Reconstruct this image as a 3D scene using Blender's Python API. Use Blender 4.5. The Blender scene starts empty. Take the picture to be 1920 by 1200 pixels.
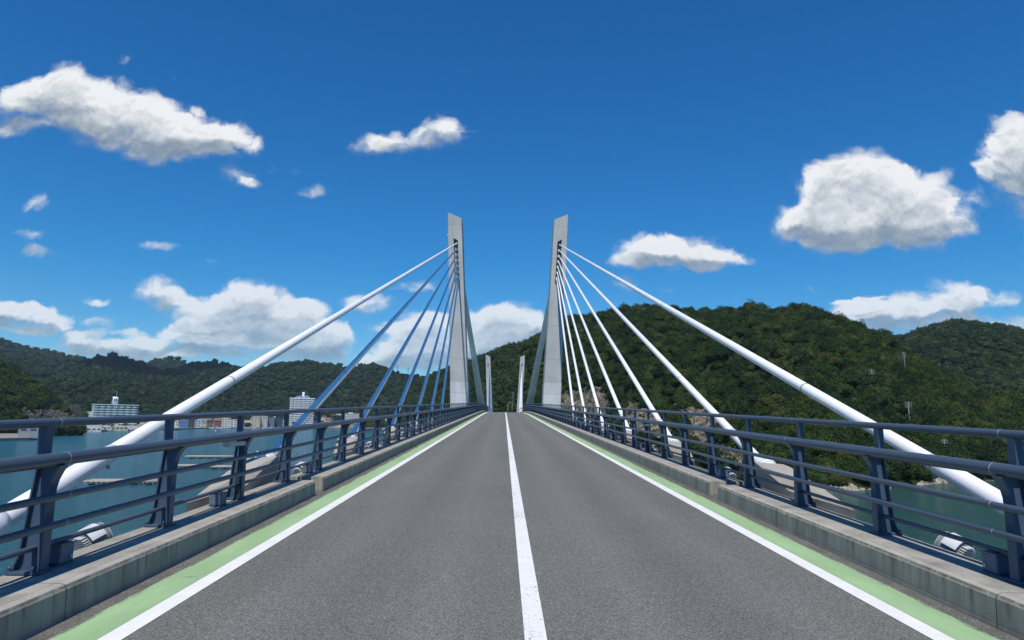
import bpy, bmesh, math, random
import numpy as np
from math import sin, cos, tan, atan, atan2, radians, degrees, sqrt, pi
from mathutils import Vector, Matrix, noise as mnoise

random.seed(7)
S = bpy.context.scene
COL = S.collection

# ------------------------------------------------------------------ camera
FPX = 1300.0                       # focal length in pixels of a 1920 px wide picture
EYE = np.array([-0.23, 0.0, 1.558])
PITCH, YAW, ROLL = radians(8.4734), radians(0.5508), radians(0.7)
WATER_Z = -10.5

def camera_axes():
    f = np.array([sin(YAW) * cos(PITCH), cos(YAW) * cos(PITCH), sin(PITCH)])
    r0 = np.cross(f, [0, 0, 1]); r0 /= np.linalg.norm(r0)
    u0 = np.cross(r0, f)
    r = cos(ROLL) * r0 + sin(ROLL) * u0
    u = -sin(ROLL) * r0 + cos(ROLL) * u0
    return r, u, f
AX_R, AX_U, AX_F = camera_axes()

cam_data = bpy.data.cameras.new('camera')
cam_data.sensor_width = 36.0
cam_data.lens = 36.0 * FPX / 1920.0
cam_data.clip_start = 0.1
cam_data.clip_end = 30000.0
cam = bpy.data.objects.new('camera', cam_data)
COL.objects.link(cam)
m = Matrix(((AX_R[0], AX_U[0], -AX_F[0], EYE[0]),
            (AX_R[1], AX_U[1], -AX_F[1], EYE[1]),
            (AX_R[2], AX_U[2], -AX_F[2], EYE[2]),
            (0, 0, 0, 1)))
cam.matrix_world = m
S.camera = cam

def ray(x, y):
    return AX_R * (x - 960.0) / FPX + AX_U * (600.0 - y) / FPX + AX_F
def at_dist(x, y, D):              # survey point: direction of a photo pixel, at horizontal distance D
    d = ray(x, y)
    return EYE + d * (D / sqrt(d[0] ** 2 + d[1] ** 2))
def at_z(x, y, z):
    d = ray(x, y)
    return EYE + d * ((z - EYE[2]) / d[2])
def project(P):
    d = np.asarray(P, float) - EYE
    a, b, c = d @ AX_R, d @ AX_U, d @ AX_F
    return 960 + FPX * a / c, 600 - FPX * b / c

# ------------------------------------------------------------------ road and cable geometry
GRAD, CURV, YCREST0, YSPAN = 0.0306, 0.000164, 80.0, 173.3
def road_z(Y):
    if Y > YSPAN: Y = 2 * YSPAN - Y
    z = GRAD * Y
    if Y > YCREST0: z -= CURV * (Y - YCREST0) ** 2
    return z
TOWER_Y = 84.0
FAR_TOWER_Y = 2 * YSPAN - TOWER_Y
ANCHOR_X, ANCHOR_H = 4.54, 0.43
TOP_X, TOP_Z = 6.34, 23.3
LEAN = (TOP_X - ANCHOR_X) / (TOP_Z - (GRAD * TOWER_Y + ANCHOR_H))

# ------------------------------------------------------------------ sun and sky
SUN_EL = radians(60.0)
sx = LEAN * 1.0
sun_dir = None
for _ in range(8):
    q = sqrt(max(1e-6, (1 / tan(SUN_EL)) ** 2 - sx ** 2))
    sx = LEAN * (1 + GRAD * q)
sun_dir = Vector((-sx, -q, 1.0)).normalized()          # towards the sun: behind the viewer, a little to the left
sun_data = bpy.data.lights.new('sun', 'SUN')
sun_data.energy = 5.0
sun_data.angle = radians(0.5)
sun_data.color = (1.0, 0.965, 0.90)
sun = bpy.data.objects.new('sun', sun_data)
COL.objects.link(sun)
sun.rotation_euler = sun_dir.to_track_quat('Z', 'Y').to_euler()
sun.location = (0, -40, 80)

S.view_settings.view_transform = 'Standard'
S.view_settings.look = 'None'
S.view_settings.exposure = -0.13
S.view_settings.gamma = 1.0
S.view_settings.use_curve_mapping = False

class NT:
    """Small helper for building node trees."""
    def __init__(self, tree):
        self.t = tree; self.n = tree.nodes; self.l = tree.links
    def new(self, kind, **kw):
        nd = self.n.new(kind)
        for k, v in kw.items(): setattr(nd, k, v)
        return nd
    def put(self, sock, v):
        if isinstance(v, bpy.types.NodeSocket): self.l.new(v, sock)
        elif v is not None:
            if sock.type == 'RGBA' and len(v) == 3: v = (*v, 1.0)
            sock.default_value = v
    def math(self, op, a, b=None, c=None, clamp=False):
        nd = self.new('ShaderNodeMath', operation=op, use_clamp=clamp)
        for i, v in enumerate((a, b, c)):
            if v is not None: self.put(nd.inputs[i], v)
        return nd.outputs[0]
    def vmath(self, op, a, b=None, c=None):
        nd = self.new('ShaderNodeVectorMath', operation=op)
        for i, v in enumerate((a, b, c)):
            if v is not None: self.put(nd.inputs[i], v)
        return nd.outputs['Value'] if op in ('DOT_PRODUCT', 'LENGTH') else nd.outputs['Vector']
    def noise(self, vec, scale, detail=4.0, rough=0.55, out='Fac', dist=0.0):
        nd = self.new('ShaderNodeTexNoise')
        self.put(nd.inputs['Vector'], vec); self.put(nd.inputs['Scale'], scale)
        nd.inputs['Detail'].default_value = detail; nd.inputs['Roughness'].default_value = rough
        nd.inputs['Distortion'].default_value = dist
        return nd.outputs[out]
    def noise2(self, vec, scale, detail=4.0, rough=0.55, out='Fac'):
        nd = self.new('ShaderNodeTexNoise', noise_dimensions='2D')
        self.put(nd.inputs['Vector'], vec); nd.inputs['Scale'].default_value = scale
        nd.inputs['Detail'].default_value = detail; nd.inputs['Roughness'].default_value = rough
        return nd.outputs[out]
    def voronoi(self, vec, scale, feature='F1', out='Distance', rnd=1.0):
        nd = self.new('ShaderNodeTexVoronoi', feature=feature)
        self.put(nd.inputs['Vector'], vec); nd.inputs['Scale'].default_value = scale
        nd.inputs['Randomness'].default_value = rnd
        return nd.outputs[out]
    def mapr(self, v, a, b, c=0.0, d=1.0, smooth=False):
        nd = self.new('ShaderNodeMapRange', interpolation_type='SMOOTHSTEP' if smooth else 'LINEAR')
        nd.clamp = True
        self.put(nd.inputs[0], v)
        for i, x in enumerate((a, b, c, d)): self.put(nd.inputs[1 + i], x)
        return nd.outputs[0]
    def mix(self, f, a, b, mode='MIX'):
        nd = self.new('ShaderNodeMix', data_type='RGBA', blend_type=mode)
        self.put(nd.inputs[0], f); self.put(nd.inputs[6], a); self.put(nd.inputs[7], b)
        return nd.outputs[2]
    def ramp(self, f, stops):
        nd = self.new('ShaderNodeValToRGB')
        cr = nd.color_ramp
        while len(cr.elements) < len(stops): cr.elements.new(0.5)
        for e, (p, c) in zip(cr.elements, stops):
            e.position = p; e.color = (*c, 1.0)
        self.put(nd.inputs[0], f)
        return nd.outputs[0]
    def coord(self, out='Object'):
        return self.new('ShaderNodeTexCoord').outputs[out]
    def scale(self, vec, s):
        return self.vmath('MULTIPLY', vec, s)
    def sep(self, vec):
        nd = self.new('ShaderNodeSeparateXYZ'); self.put(nd.inputs[0], vec); return nd.outputs
    def comb(self, x, y, z):
        nd = self.new('ShaderNodeCombineXYZ')
        for i, v in enumerate((x, y, z)): self.put(nd.inputs[i], v)
        return nd.outputs[0]

# clouds: x, y, half width, half height, thickness (surveyed in photo pixels, turned into sky directions)
CLOUDS = [
 (110,185,105,52,1.0),(66,172,55,36,.7),(200,215,110,62,1.0),(285,242,105,52,.9),(352,262,80,44,.8),(425,262,58,34,.8),(468,274,32,20,.6),(118,130,46,24,.5),(310,285,70,24,.5),
 (35,240,50,20,.5),
 (690,277,48,22,.7),(755,268,62,26,.75),(835,250,48,36,.75),(872,245,32,28,.5),(745,292,40,14,.4),
 (1610,340,88,56,1.2),(1555,372,72,62,1.1),(1680,368,92,62,1.2),(1490,420,56,34,.95),(1620,415,150,48,1.2),(1745,398,78,52,1.0),(1580,452,70,24,.8),(1740,455,54,28,.8),(1795,425,40,16,.6),
 (1908,245,66,44,1.0),(1898,305,72,52,1.0),(1915,362,52,66,.8),(1850,322,34,20,.6),
 (1222,468,58,28,.95),(1285,474,80,34,1.0),(1340,484,55,28,.85),(1178,488,38,14,.6),(1400,490,28,15,.55),
 (285,553,50,30,1.0),(340,560,44,14,.5),(440,552,50,34,1.0),(395,585,100,30,.95),(500,580,88,36,.95),(560,596,58,28,.7),(340,625,100,16,.8),(440,622,120,22,.9),(225,617,34,10,.5),(590,575,30,20,.4),
 (35,600,90,26,1.0),(105,606,32,16,.7),(160,636,50,13,.8),(85,622,110,9,.5),(40,580,60,12,.6),
 (708,574,46,22,.75),(665,572,26,16,.5),(785,540,42,16,.6),(722,618,34,10,.5),(800,595,40,24,.5),
 (735,675,60,24,.9),(785,640,66,46,1.0),(835,655,90,50,1.0),(952,606,52,34,1.1),(915,625,66,44,1.0),(985,618,34,32,.9),(850,602,46,30,.6),(695,690,50,18,.7),(900,662,80,30,.9),
 (1612,586,50,28,1.1),(1700,590,100,34,1.1),(1795,590,66,28,1.0),(1600,604,66,26,.9),(1790,546,58,28,.9),(1868,552,64,19,.7),(1900,600,66,16,.7),(1660,606,80,24,.9),(1612,560,52,4,.6),
 (225,660,90,17,.9),(150,655,70,13,.7),(500,655,130,24,.9),(625,645,66,24,.85),(400,662,60,12,.7),(640,612,40,20,.45),(585,672,90,14,.6),
 (70,377,40,18,.7),(60,440,32,12,.5),(78,468,26,12,.4),(290,468,44,12,.6),(455,342,50,18,.45),(525,317,24,11,.4),(596,361,34,13,.55),(237,113,26,11,.5),(190,565,24,10,.45),(415,490,44,5,.35),
 (300,660,90,12,.35),(330,690,60,10,.5),(265,642,54,14,.75),(330,657,64,14,.8),(560,640,54,20,.85),(180,600,40,12,.55),(15,650,50,10,.5),(120,640,40,10,.5),(610,625,60,20,.6),(170,560,30,12,.5),(440,325,40,14,.4),(475,345,30,12,.45),(570,318,18,9,.4),(430,300,24,10,.35),(60,470,30,14,.5),(20,235,60,20,.5),(1840,360,30,30,.5),(1765,330,26,14,.45),(1190,530,30,17,.6),(1262,548,14,9,.4),(10,80,24,7,.35),(366,208,20,8,.4),(1530,538,22,6,.35),(328,143,18,9,.35),(1160,578,40,7,.4),
]
world = bpy.data.worlds.new('World')
S.world = world
world.use_nodes = True
def build_world():
    t = NT(world.node_tree); t.n.clear()
    SKY_STRENGTH = 0.10
    sky = t.new('ShaderNodeTexSky', sky_type='NISHITA')
    sky.sun_disc = False
    sky.sun_elevation = SUN_EL
    sky.sun_rotation = atan2(sun_dir.x, sun_dir.y)
    sky.altitude = 0; sky.air_density = 1.0; sky.dust_density = 0.0; sky.ozone_density = 4.0
    d = t.coord('Generated')
    x, y, z = t.sep(d)
    # clear, dry air: a deeper blue than the model's default, paler towards the horizon
    hs = t.new('ShaderNodeHueSaturation')
    hs.inputs['Saturation'].default_value = 1.28
    hs.inputs['Value'].default_value = 1.0
    t.put(hs.inputs['Color'], sky.outputs[0])
    skycol = t.mix(1.0, hs.outputs[0], t.mix(t.mapr(z, .0, .22), (.74, 1.02, 1.20), (.32, 1.03, 1.29)), 'MULTIPLY')
    ys = t.math('MAXIMUM', y, 0.02)
    P = t.comb(t.math('DIVIDE', x, ys), t.math('DIVIDE', z, ys), 0.0)
    def blobs(p):
        acc = None
        for bx, by, rx, ry, a in CLOUDS:
            d0 = ray(bx, by); cu, cv = d0[0] / d0[1], d0[2] / d0[1]
            ku, kv = FPX / (rx * 1.30), FPX / (ry * 1.36)
            nd = t.new('ShaderNodeVectorMath', operation='MULTIPLY_ADD')
            t.put(nd.inputs[0], p)
            nd.inputs[1].default_value = (ku, kv, 0); nd.inputs[2].default_value = (-cu * ku, -cv * kv, 0)
            r2 = t.vmath('DOT_PRODUCT', nd.outputs[0], nd.outputs[0])
            w = t.math('MAXIMUM', t.math('SUBTRACT', 1.0, r2), 0.0)
            acc = t.math('MULTIPLY', w, a) if acc is None else t.math('MULTIPLY_ADD', w, a, acc)
        return t.math('MINIMUM', acc, 1.25)
    w1 = t.vmath('SUBTRACT', t.noise2(P, 8.0, 2, .5, 'Color'), (.5, .5, .5))
    w2 = t.vmath('SUBTRACT', t.noise2(P, 34.0, 3, .6, 'Color'), (.5, .5, .5))
    Pw = t.vmath('ADD', P, t.vmath('ADD', t.scale(w1, (.055, .034, 0)), t.scale(w2, (.018, .014, 0))))
    k = t.mapr(t.sep(P)[1], .05, .32, .5, 1.0)
    def shift(o):
        return t.vmath('ADD', Pw, t.comb(0.0, t.math('MULTIPLY', k, o), 0.0)) if o else Pw
    def puff(p, det):
        pn = t.vmath('MULTIPLY', p, (1.0, 1.25, 1.0))
        fb = t.noise2(pn, 13.0, det, .57)
        vo = t.new('ShaderNodeTexVoronoi', feature='SMOOTH_F1', voronoi_dimensions='2D')
        t.put(vo.inputs['Vector'], pn); vo.inputs['Scale'].default_value = 34.0
        vo.inputs['Detail'].default_value = 2.5; vo.inputs['Roughness'].default_value = .6; vo.inputs['Smoothness'].default_value = .3
        bill = t.math('SUBTRACT', .5, vo.outputs['Distance'])
        return t.math('MULTIPLY_ADD', bill, .34, t.math('MULTIPLY', t.math('SUBTRACT', fb, .5), 1.55))
    B0 = blobs(Pw); BU = blobs(shift(.030)); BD = blobs(shift(-.030))
    n0 = puff(Pw, 9); n1 = puff(shift(.009), 6); n2 = puff(shift(.030), 3)
    D0 = t.math('ADD', t.math('SUBTRACT', B0, .17), n0)
    D1 = t.math('MAXIMUM', t.math('ADD', t.math('SUBTRACT', t.math('MULTIPLY_ADD', B0, .7, t.math('MULTIPLY', BU, .3)), .17), n1), 0.0)
    D2 = t.math('MAXIMUM', t.math('ADD', t.math('SUBTRACT', BU, .17), n2), 0.0)
    base = t.mapr(t.math('SUBTRACT', BU, BD), -.35, .85, 0, 1, True)
    # crisp lit tops, soft undersides
    alpha = t.mapr(D0, t.math('MULTIPLY_ADD', base, -.14, -.06), t.math('MULTIPLY_ADD', base, .50, .58), 0, 1, True)
    veil = t.mapr(t.math('MULTIPLY_ADD', n0, 1.1, B0), .10, .85, 0, .48, True)
    alpha = t.math('MAXIMUM', alpha, veil)
    alpha = t.math('MULTIPLY', alpha, t.mapr(B0, .0, .84, .0, 1.0))
    alpha = t.math('MULTIPLY', alpha, t.mapr(y, .02, .1))
    # sunlight thins on its way through the cloud above; bases lie in shade
    tau = t.math('ADD', t.math('MULTIPLY', D1, .55), t.math('MULTIPLY', D2, .85))
    relief = t.math('SUBTRACT', n0, n1)
    broad = t.math('SUBTRACT', t.noise2(Pw, 7.0, 5, .6), .5)
    lit = t.math('MULTIPLY', t.math('POWER', 2.718, t.math('MULTIPLY', tau, -.30)), 1.08)
    lit = t.math('ADD', lit, t.math('MULTIPLY', relief, .38))
    lit = t.math('ADD', lit, t.math('MULTIPLY', broad, .34))
    lit = t.math('MULTIPLY_ADD', base, -.52, t.math('ADD', lit, .09))
    lit = t.math('MULTIPLY', lit, t.mapr(B0, 0.1, .9, .66, 1.0))
    ccol = t.ramp(lit, [(.0, (.20, .27, .34)), (.25, (.30, .37, .44)), (.5, (.48, .54, .60)), (.75, (.74, .78, .81)), (.92, (.93, .95, .96)), (1.0, (1.03, 1.04, 1.045))])
    ccol = t.mix(1.0, ccol, (1 / SKY_STRENGTH,) * 3, 'MULTIPLY')
    # distant low cloud takes on some of the air's colour
    ccol = t.mix(t.mapr(t.sep(P)[1], .02, .3, .34, .06), ccol, skycol)
    col = t.mix(alpha, skycol, ccol)
    bg = t.new('ShaderNodeBackground'); bg.inputs['Strength'].default_value = SKY_STRENGTH
    t.put(bg.inputs['Color'], col)
    out = t.new('ShaderNodeOutputWorld'); t.l.new(bg.outputs[0], out.inputs['Surface'])
build_world()
world.cycles.sampling_method = 'MANUAL'
world.cycles.sample_map_resolution = 512

# ------------------------------------------------------------------ materials
MATS = {}
def material(name, fn, **kw):
    if name in MATS: return MATS[name]
    mt = bpy.data.materials.new(name); mt.use_nodes = True
    t = NT(mt.node_tree)
    b = t.n['Principled BSDF']
    fn(t, b, **kw)
    MATS[name] = mt
    return mt
def set_b(t, b, color=None, rough=None, metal=None, spec=None, bump=None, bump_dist=0.01, bump_str=0.5):
    if color is not None: t.put(b.inputs['Base Color'], color)
    if rough is not None: t.put(b.inputs['Roughness'], rough)
    if metal is not None: t.put(b.inputs['Metallic'], metal)
    if spec is not None: t.put(b.inputs['Specular IOR Level'], spec)
    if bump is not None:
        nd = t.new('ShaderNodeBump'); nd.inputs['Distance'].default_value = bump_dist; nd.inputs['Strength'].default_value = bump_str
        t.put(nd.inputs['Height'], bump); t.l.new(nd.outputs[0], b.inputs['Normal'])

def asphalt_colour(t, p):
    g1 = t.voronoi(p, 150.0, out='Color')
    g = t.sep(g1)[0]
    n1 = t.noise(p, 60.0, 4, .7)
    big = t.noise(t.scale(p, (1.2, .12, 1)), 1.0, 4, .6)
    patch = t.noise(p, .7, 5, .6)
    x = t.sep(p)[0]
    ax = t.math('ABSOLUTE', x)
    # polished wheel paths
    w = t.math('ABSOLUTE', t.math('SUBTRACT', t.math('ABSOLUTE', t.math('SUBTRACT', ax, 1.38)), .62))
    wheel = t.mapr(w, 0.0, .38, 1, 0, True)
    base = t.ramp(t.math('ADD', t.math('MULTIPLY', g, .62), t.math('MULTIPLY', n1, .38)),
                  [(.10, (.036, .035, .031)), (.40, (.105, .103, .091)), (.70, (.180, .177, .157)), (.95, (.42, .41, .37))])
    v = t.math('ADD', t.math('MULTIPLY', big, .30), t.math('MULTIPLY', patch, .28))
    v = t.math('ADD', v, t.math('MULTIPLY', wheel, .10))
    # oil darkened middle of each lane
    oil = t.math('MULTIPLY', t.mapr(t.math('ABSOLUTE', t.math('SUBTRACT', ax, 1.38)), .0, .30, 1, 0, True), t.mapr(patch, .3, .7, .4, 1.0))
    v = t.math('SUBTRACT', v, t.math('MULTIPLY', oil, .10))
    v = t.math('ADD', v, .73)
    c = t.mix(1.0, base, t.comb(v, v, v), 'MULTIPLY')
    # grit swept to the gutters
    edge = t.math('MULTIPLY', t.mapr(ax, 3.02, 3.26, 0, 1), t.mapr(t.noise(p, 3.0, 5, .65), .35, .62))
    c = t.mix(t.math('MULTIPLY', edge, .65), c, (.072, .066, .058))
    return c, g
def m_asphalt(t, b):
    p = t.coord(); c, g = asphalt_colour(t, p)
    # a few thin cracks across the lane
    cr = t.voronoi(t.vmath('ADD', t.scale(p, (.35, .16, 1)), t.scale(t.noise(p, 1.3, 4, .6, 'Color'), (.5, .5, 0))), 1.0, 'DISTANCE_TO_EDGE')
    crack = t.math('MULTIPLY', t.mapr(cr, 0, .0045, 1, 0), t.mapr(t.noise(p, .25, 2, .5), .52, .6))
    c = t.mix(t.math('MULTIPLY', crack, .5), c, (.035, .034, .033))
    # paving joints across the road and a few small stains
    yy = t.math('ADD', t.sep(p)[1], t.math('MULTIPLY', t.math('SUBTRACT', t.noise(p, 2.0, 3), .5), .05))
    seam = t.math('MULTIPLY', t.mapr(t.math('ABSOLUTE', t.math('SUBTRACT', t.math('FRACT', t.math('MULTIPLY', yy, 1 / 26.0)), .5)), 0, .0009, 1, 0), t.mapr(t.noise(p, 3.0, 4, .7), .35, .6))
    c = t.mix(t.math('MULTIPLY', seam, .5), c, (.04, .039, .036))
    stain = t.mapr(t.noise(t.scale(p, (1.6, .8, 1)), .9, 6, .68), .66, .74, 0, .35)
    c = t.mix(stain, c, (.055, .054, .05))
    set_b(t, b, c, .88, bump=g, bump_dist=.004, bump_str=.6, spec=.35)
def m_line(t, b, wear=.5, col=(.80, .79, .745)):
    p = t.coord(); c, g = asphalt_colour(t, p)
    n = t.noise(p, 34.0, 6, .72)
    clump = t.noise(t.scale(p, (2.2, .5, 1)), 1.0, 3, .6)
    thr = t.mapr(clump, .30, .72, .70 - .05 * wear, .70 - .30 * wear)
    m1 = t.mapr(t.math('SUBTRACT', n, thr), -.01, .05)
    stripes = t.noise(t.scale(p, (6, 120, 1)), 1.0, 3, .6)
    m2 = t.math('MULTIPLY', t.mapr(stripes, .60, .70), t.mapr(clump, .45, .6, 0, .5 * wear))
    mk = t.math('MAXIMUM', m1, m2)
    dirt = t.mapr(t.noise(p, 5.0, 5, .6), .3, .75, .86, 1.0)
    cc = t.mix(1.0, col, t.comb(dirt, dirt, dirt), 'MULTIPLY')
    set_b(t, b, t.mix(mk, cc, c), .62, bump=n, bump_dist=.002, bump_str=.4)
def m_green(t, b):
    p = t.coord(); c, g = asphalt_colour(t, p)
    ax = t.math('ABSOLUTE', t.sep(p)[0])
    n = t.noise(t.scale(p, (18, 1.6, 1)), 1.0, 6, .7)
    n2 = t.noise(p, 26.0, 5, .7)
    edge = t.mapr(ax, 3.0, 3.14, -.38, .17)
    wear = t.mapr(t.math('ADD', t.math('ADD', t.math('MULTIPLY', n, .75), t.math('MULTIPLY', n2, .25)), edge), .56, .66)
    spot = t.mapr(t.noise(p, 2.3, 5, .65), .66, .72, 0, .55)
    wear = t.math('MAXIMUM', wear, spot)
    tone = t.mapr(t.noise(t.scale(p, (4, .8, 1)), 1.0, 5, .6), .25, .75, .80, 1.1)
    gc = t.mix(1.0, (.30, .445, .225), t.comb(tone, tone, tone), 'MULTIPLY')
    set_b(t, b, t.mix(wear, gc, c), .8, bump=g, bump_dist=.003, bump_str=.4)
def m_kerb(t, b):
    p = t.coord()
    x, y, z = t.sep(p)
    nz = t.sep(t.new('ShaderNodeNewGeometry').outputs['Normal'])[2]
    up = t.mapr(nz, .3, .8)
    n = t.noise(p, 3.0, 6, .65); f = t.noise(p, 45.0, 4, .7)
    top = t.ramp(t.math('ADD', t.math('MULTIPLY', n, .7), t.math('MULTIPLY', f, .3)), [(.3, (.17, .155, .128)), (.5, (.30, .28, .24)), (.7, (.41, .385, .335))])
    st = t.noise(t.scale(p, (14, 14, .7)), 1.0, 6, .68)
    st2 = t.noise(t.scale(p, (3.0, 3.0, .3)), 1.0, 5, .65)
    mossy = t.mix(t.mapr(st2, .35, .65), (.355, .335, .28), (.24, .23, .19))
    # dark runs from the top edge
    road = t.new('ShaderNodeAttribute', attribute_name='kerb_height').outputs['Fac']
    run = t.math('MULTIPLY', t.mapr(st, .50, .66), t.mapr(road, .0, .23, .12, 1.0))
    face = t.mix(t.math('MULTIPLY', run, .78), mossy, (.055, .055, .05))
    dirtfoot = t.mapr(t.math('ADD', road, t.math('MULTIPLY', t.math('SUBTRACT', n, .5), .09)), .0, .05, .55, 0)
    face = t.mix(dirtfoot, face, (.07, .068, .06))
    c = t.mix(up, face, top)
    # rubbed, dirty arris and cast joints every four metres
    ax_ = t.math('ABSOLUTE', x)
    wob = t.math('MULTIPLY', t.math('SUBTRACT', t.noise(p, 4.0, 4, .7), .5), .012)
    rim = t.math('MULTIPLY', t.mapr(ax_, 3.372, 3.362), t.mapr(n, .3, .7, .25, .6))
    c = t.mix(t.math('MULTIPLY', rim, up), c, (.43, .40, .34))
    lineA = t.mapr(t.math('ABSOLUTE', t.math('SUBTRACT', t.math('ADD', ax_, wob), 3.372)), .0, .006, 1, 0)
    lineB = t.mapr(t.math('ABSOLUTE', t.math('SUBTRACT', t.math('ADD', ax_, wob), 3.306)), .0, .010, 1, 0)
    arris = t.math('MULTIPLY', t.math('MAXIMUM', lineA, lineB), t.mapr(t.noise(p, 7.0, 5, .75), .38, .56))
    c = t.mix(t.math('MULTIPLY', arris, .75), c, (.06, .056, .048))
    jy = t.math('ABSOLUTE', t.math('SUBTRACT', t.math('FRACT', t.math('MULTIPLY', t.math('ADD', y, .85), .25)), .5))
    joint = t.mapr(jy, .0, .0022, 1, 0)
    c = t.mix(t.math('MULTIPLY', joint, .85), c, (.04, .038, .034))
    # pitting
    pit = t.math('MULTIPLY', t.mapr(t.voronoi(p, 9.0), .0, .06, 1, 0), t.mapr(t.noise(p, 2.0, 2), .5, .6))
    c = t.mix(t.math('MULTIPLY', pit, .6), c, (.05, .05, .045))
    hgt = t.math('SUBTRACT', t.math('ADD', t.math('MULTIPLY', f, .3), t.math('MULTIPLY', n, .5)), t.math('ADD', t.math('MULTIPLY', joint, 1.2), t.math('MULTIPLY', pit, .6)))
    set_b(t, b, c, .9, bump=hgt, bump_dist=.01, bump_str=.6, spec=.25)
def m_concrete(t, b, col=(.36, .365, .36), var=.25, streak=.35, grain=1.0):
    p = t.coord('Object')
    n = t.noise(p, .9 * grain, 6, .6); f = t.noise(p, 14.0 * grain, 5, .7)
    st = t.noise(t.scale(p, (3.2, 3.2, .12)), 1.0, 5, .6)
    v = t.math('ADD', t.math('MULTIPLY', t.math('SUBTRACT', n, .5), var * 1.6), t.math('MULTIPLY', t.math('SUBTRACT', f, .5), var * .7))
    v = t.math('ADD', 1.0, v)
    c = t.mix(1.0, col, t.comb(v, v, v), 'MULTIPLY')
    dk = tuple(k * .55 for k in col)
    c = t.mix(t.math('MULTIPLY', t.mapr(st, .5, .75), streak), c, dk)
    set_b(t, b, c, .88, bump=f, bump_dist=.008, bump_str=.5, spec=.25)
def m_tower(t, b, col=(.435, .437, .42)):
    p = t.coord('Object'); z = t.sep(p)[2]
    n = t.noise(t.scale(p, (1, 1, .55)), .8, 6, .62); f = t.noise(p, 9.0, 5, .7)
    st = t.noise(t.scale(p, (4.5, 4.5, .10)), 1.0, 5, .62)
    v = t.math('ADD', t.math('MULTIPLY', t.math('SUBTRACT', n, .5), .62), t.math('MULTIPLY', t.math('SUBTRACT', f, .5), .30))
    v = t.math('ADD', 1.0, v)
    c = t.mix(1.0, col, t.comb(v, v, v), 'MULTIPLY')
    c = t.mix(t.math('MULTIPLY', t.mapr(st, .5, .78), .35), c, (.20, .205, .20))
    # pour joints every 4.1 m, board marks between
    fr = t.math('FRACT', t.math('MULTIPLY', t.math('ADD', z, 1.1), 1 / 4.1))
    j = t.mapr(t.math('ABSOLUTE', t.math('SUBTRACT', fr, .5)), 0, .010, 1, 0)
    lift = t.noise(t.comb(0, 0, t.math('FLOOR', t.math('ADD', t.math('MULTIPLY', t.math('ADD', z, 1.1), 1 / 4.1), .5))), 3.7, 1)
    lv = t.mapr(lift, .3, .7, .90, 1.08)
    c = t.mix(1.0, c, t.comb(lv, lv, lv), 'MULTIPLY')
    c = t.mix(t.math('MULTIPLY', j, .6), c, (.14, .14, .135))
    set_b(t, b, c, .85, bump=f, bump_dist=.01, bump_str=.4, spec=.25)
def m_paint(t, b, col=(.1, .1, .1), rough=.42, var=.12, scale=3.0, spec=.5, dirt=.0):
    p = t.coord()
    n = t.noise(p, scale, 6, .65); n2 = t.noise(p, scale * 14, 3, .6)
    v = t.math('ADD', 1.0, t.math('MULTIPLY', t.math('SUBTRACT', t.math('ADD', t.math('MULTIPLY', n, .7), t.math('MULTIPLY', n2, .3)), .5), var * 2))
    c = t.mix(1.0, col, t.comb(v, v, v), 'MULTIPLY')
    if dirt:
        c = t.mix(t.math('MULTIPLY', t.mapr(n, .52, .75), dirt), c, (.16, .15, .13))
    set_b(t, b, c, t.mapr(n2, .3, .7, rough * .85, rough * 1.15), spec=spec, bump=n2, bump_dist=.001, bump_str=.12)
def m_water(t, b):
    p = t.coord()
    far = t.math('POWER', t.vmath('LENGTH', p), 1.0)
    w1 = t.noise(t.scale(p, (1.0, 1.5, 1)), .55, 5, .62)
    w2 = t.noise(t.scale(p, (1.0, 1.6, 1)), 2.6, 4, .6)
    w3 = t.noise(t.scale(p, (.25, .6, 1)), .22, 3, .5)
    h = t.math('ADD', t.math('ADD', t.math('MULTIPLY', w1, .60), t.math('MULTIPLY', w2, .42)), t.math('MULTIPLY', w3, .5))
    gust = t.noise(t.scale(p, (.6, 1.6, 1)), .012, 4, .6)
    deep = t.mix(t.mapr(gust, .35, .65), (.016, .104, .148), (.026, .126, .170))
    shoal = t.mapr(t.noise(p, .03, 3, .5), .4, .7)
    deep = t.mix(t.math('MULTIPLY', shoal, .25), deep, (.02, .095, .085))
    # the wooded hill's green reflection, painted into the water colour on the right
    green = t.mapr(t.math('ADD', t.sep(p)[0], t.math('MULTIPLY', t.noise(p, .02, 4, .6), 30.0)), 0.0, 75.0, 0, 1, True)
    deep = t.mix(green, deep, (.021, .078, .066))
    set_b(t, b, deep, .14, bump=h, bump_dist=1.0, bump_str=1.0)
    b.inputs['IOR'].default_value = 1.333
    b.inputs['Specular IOR Level'].default_value = .38
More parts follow.
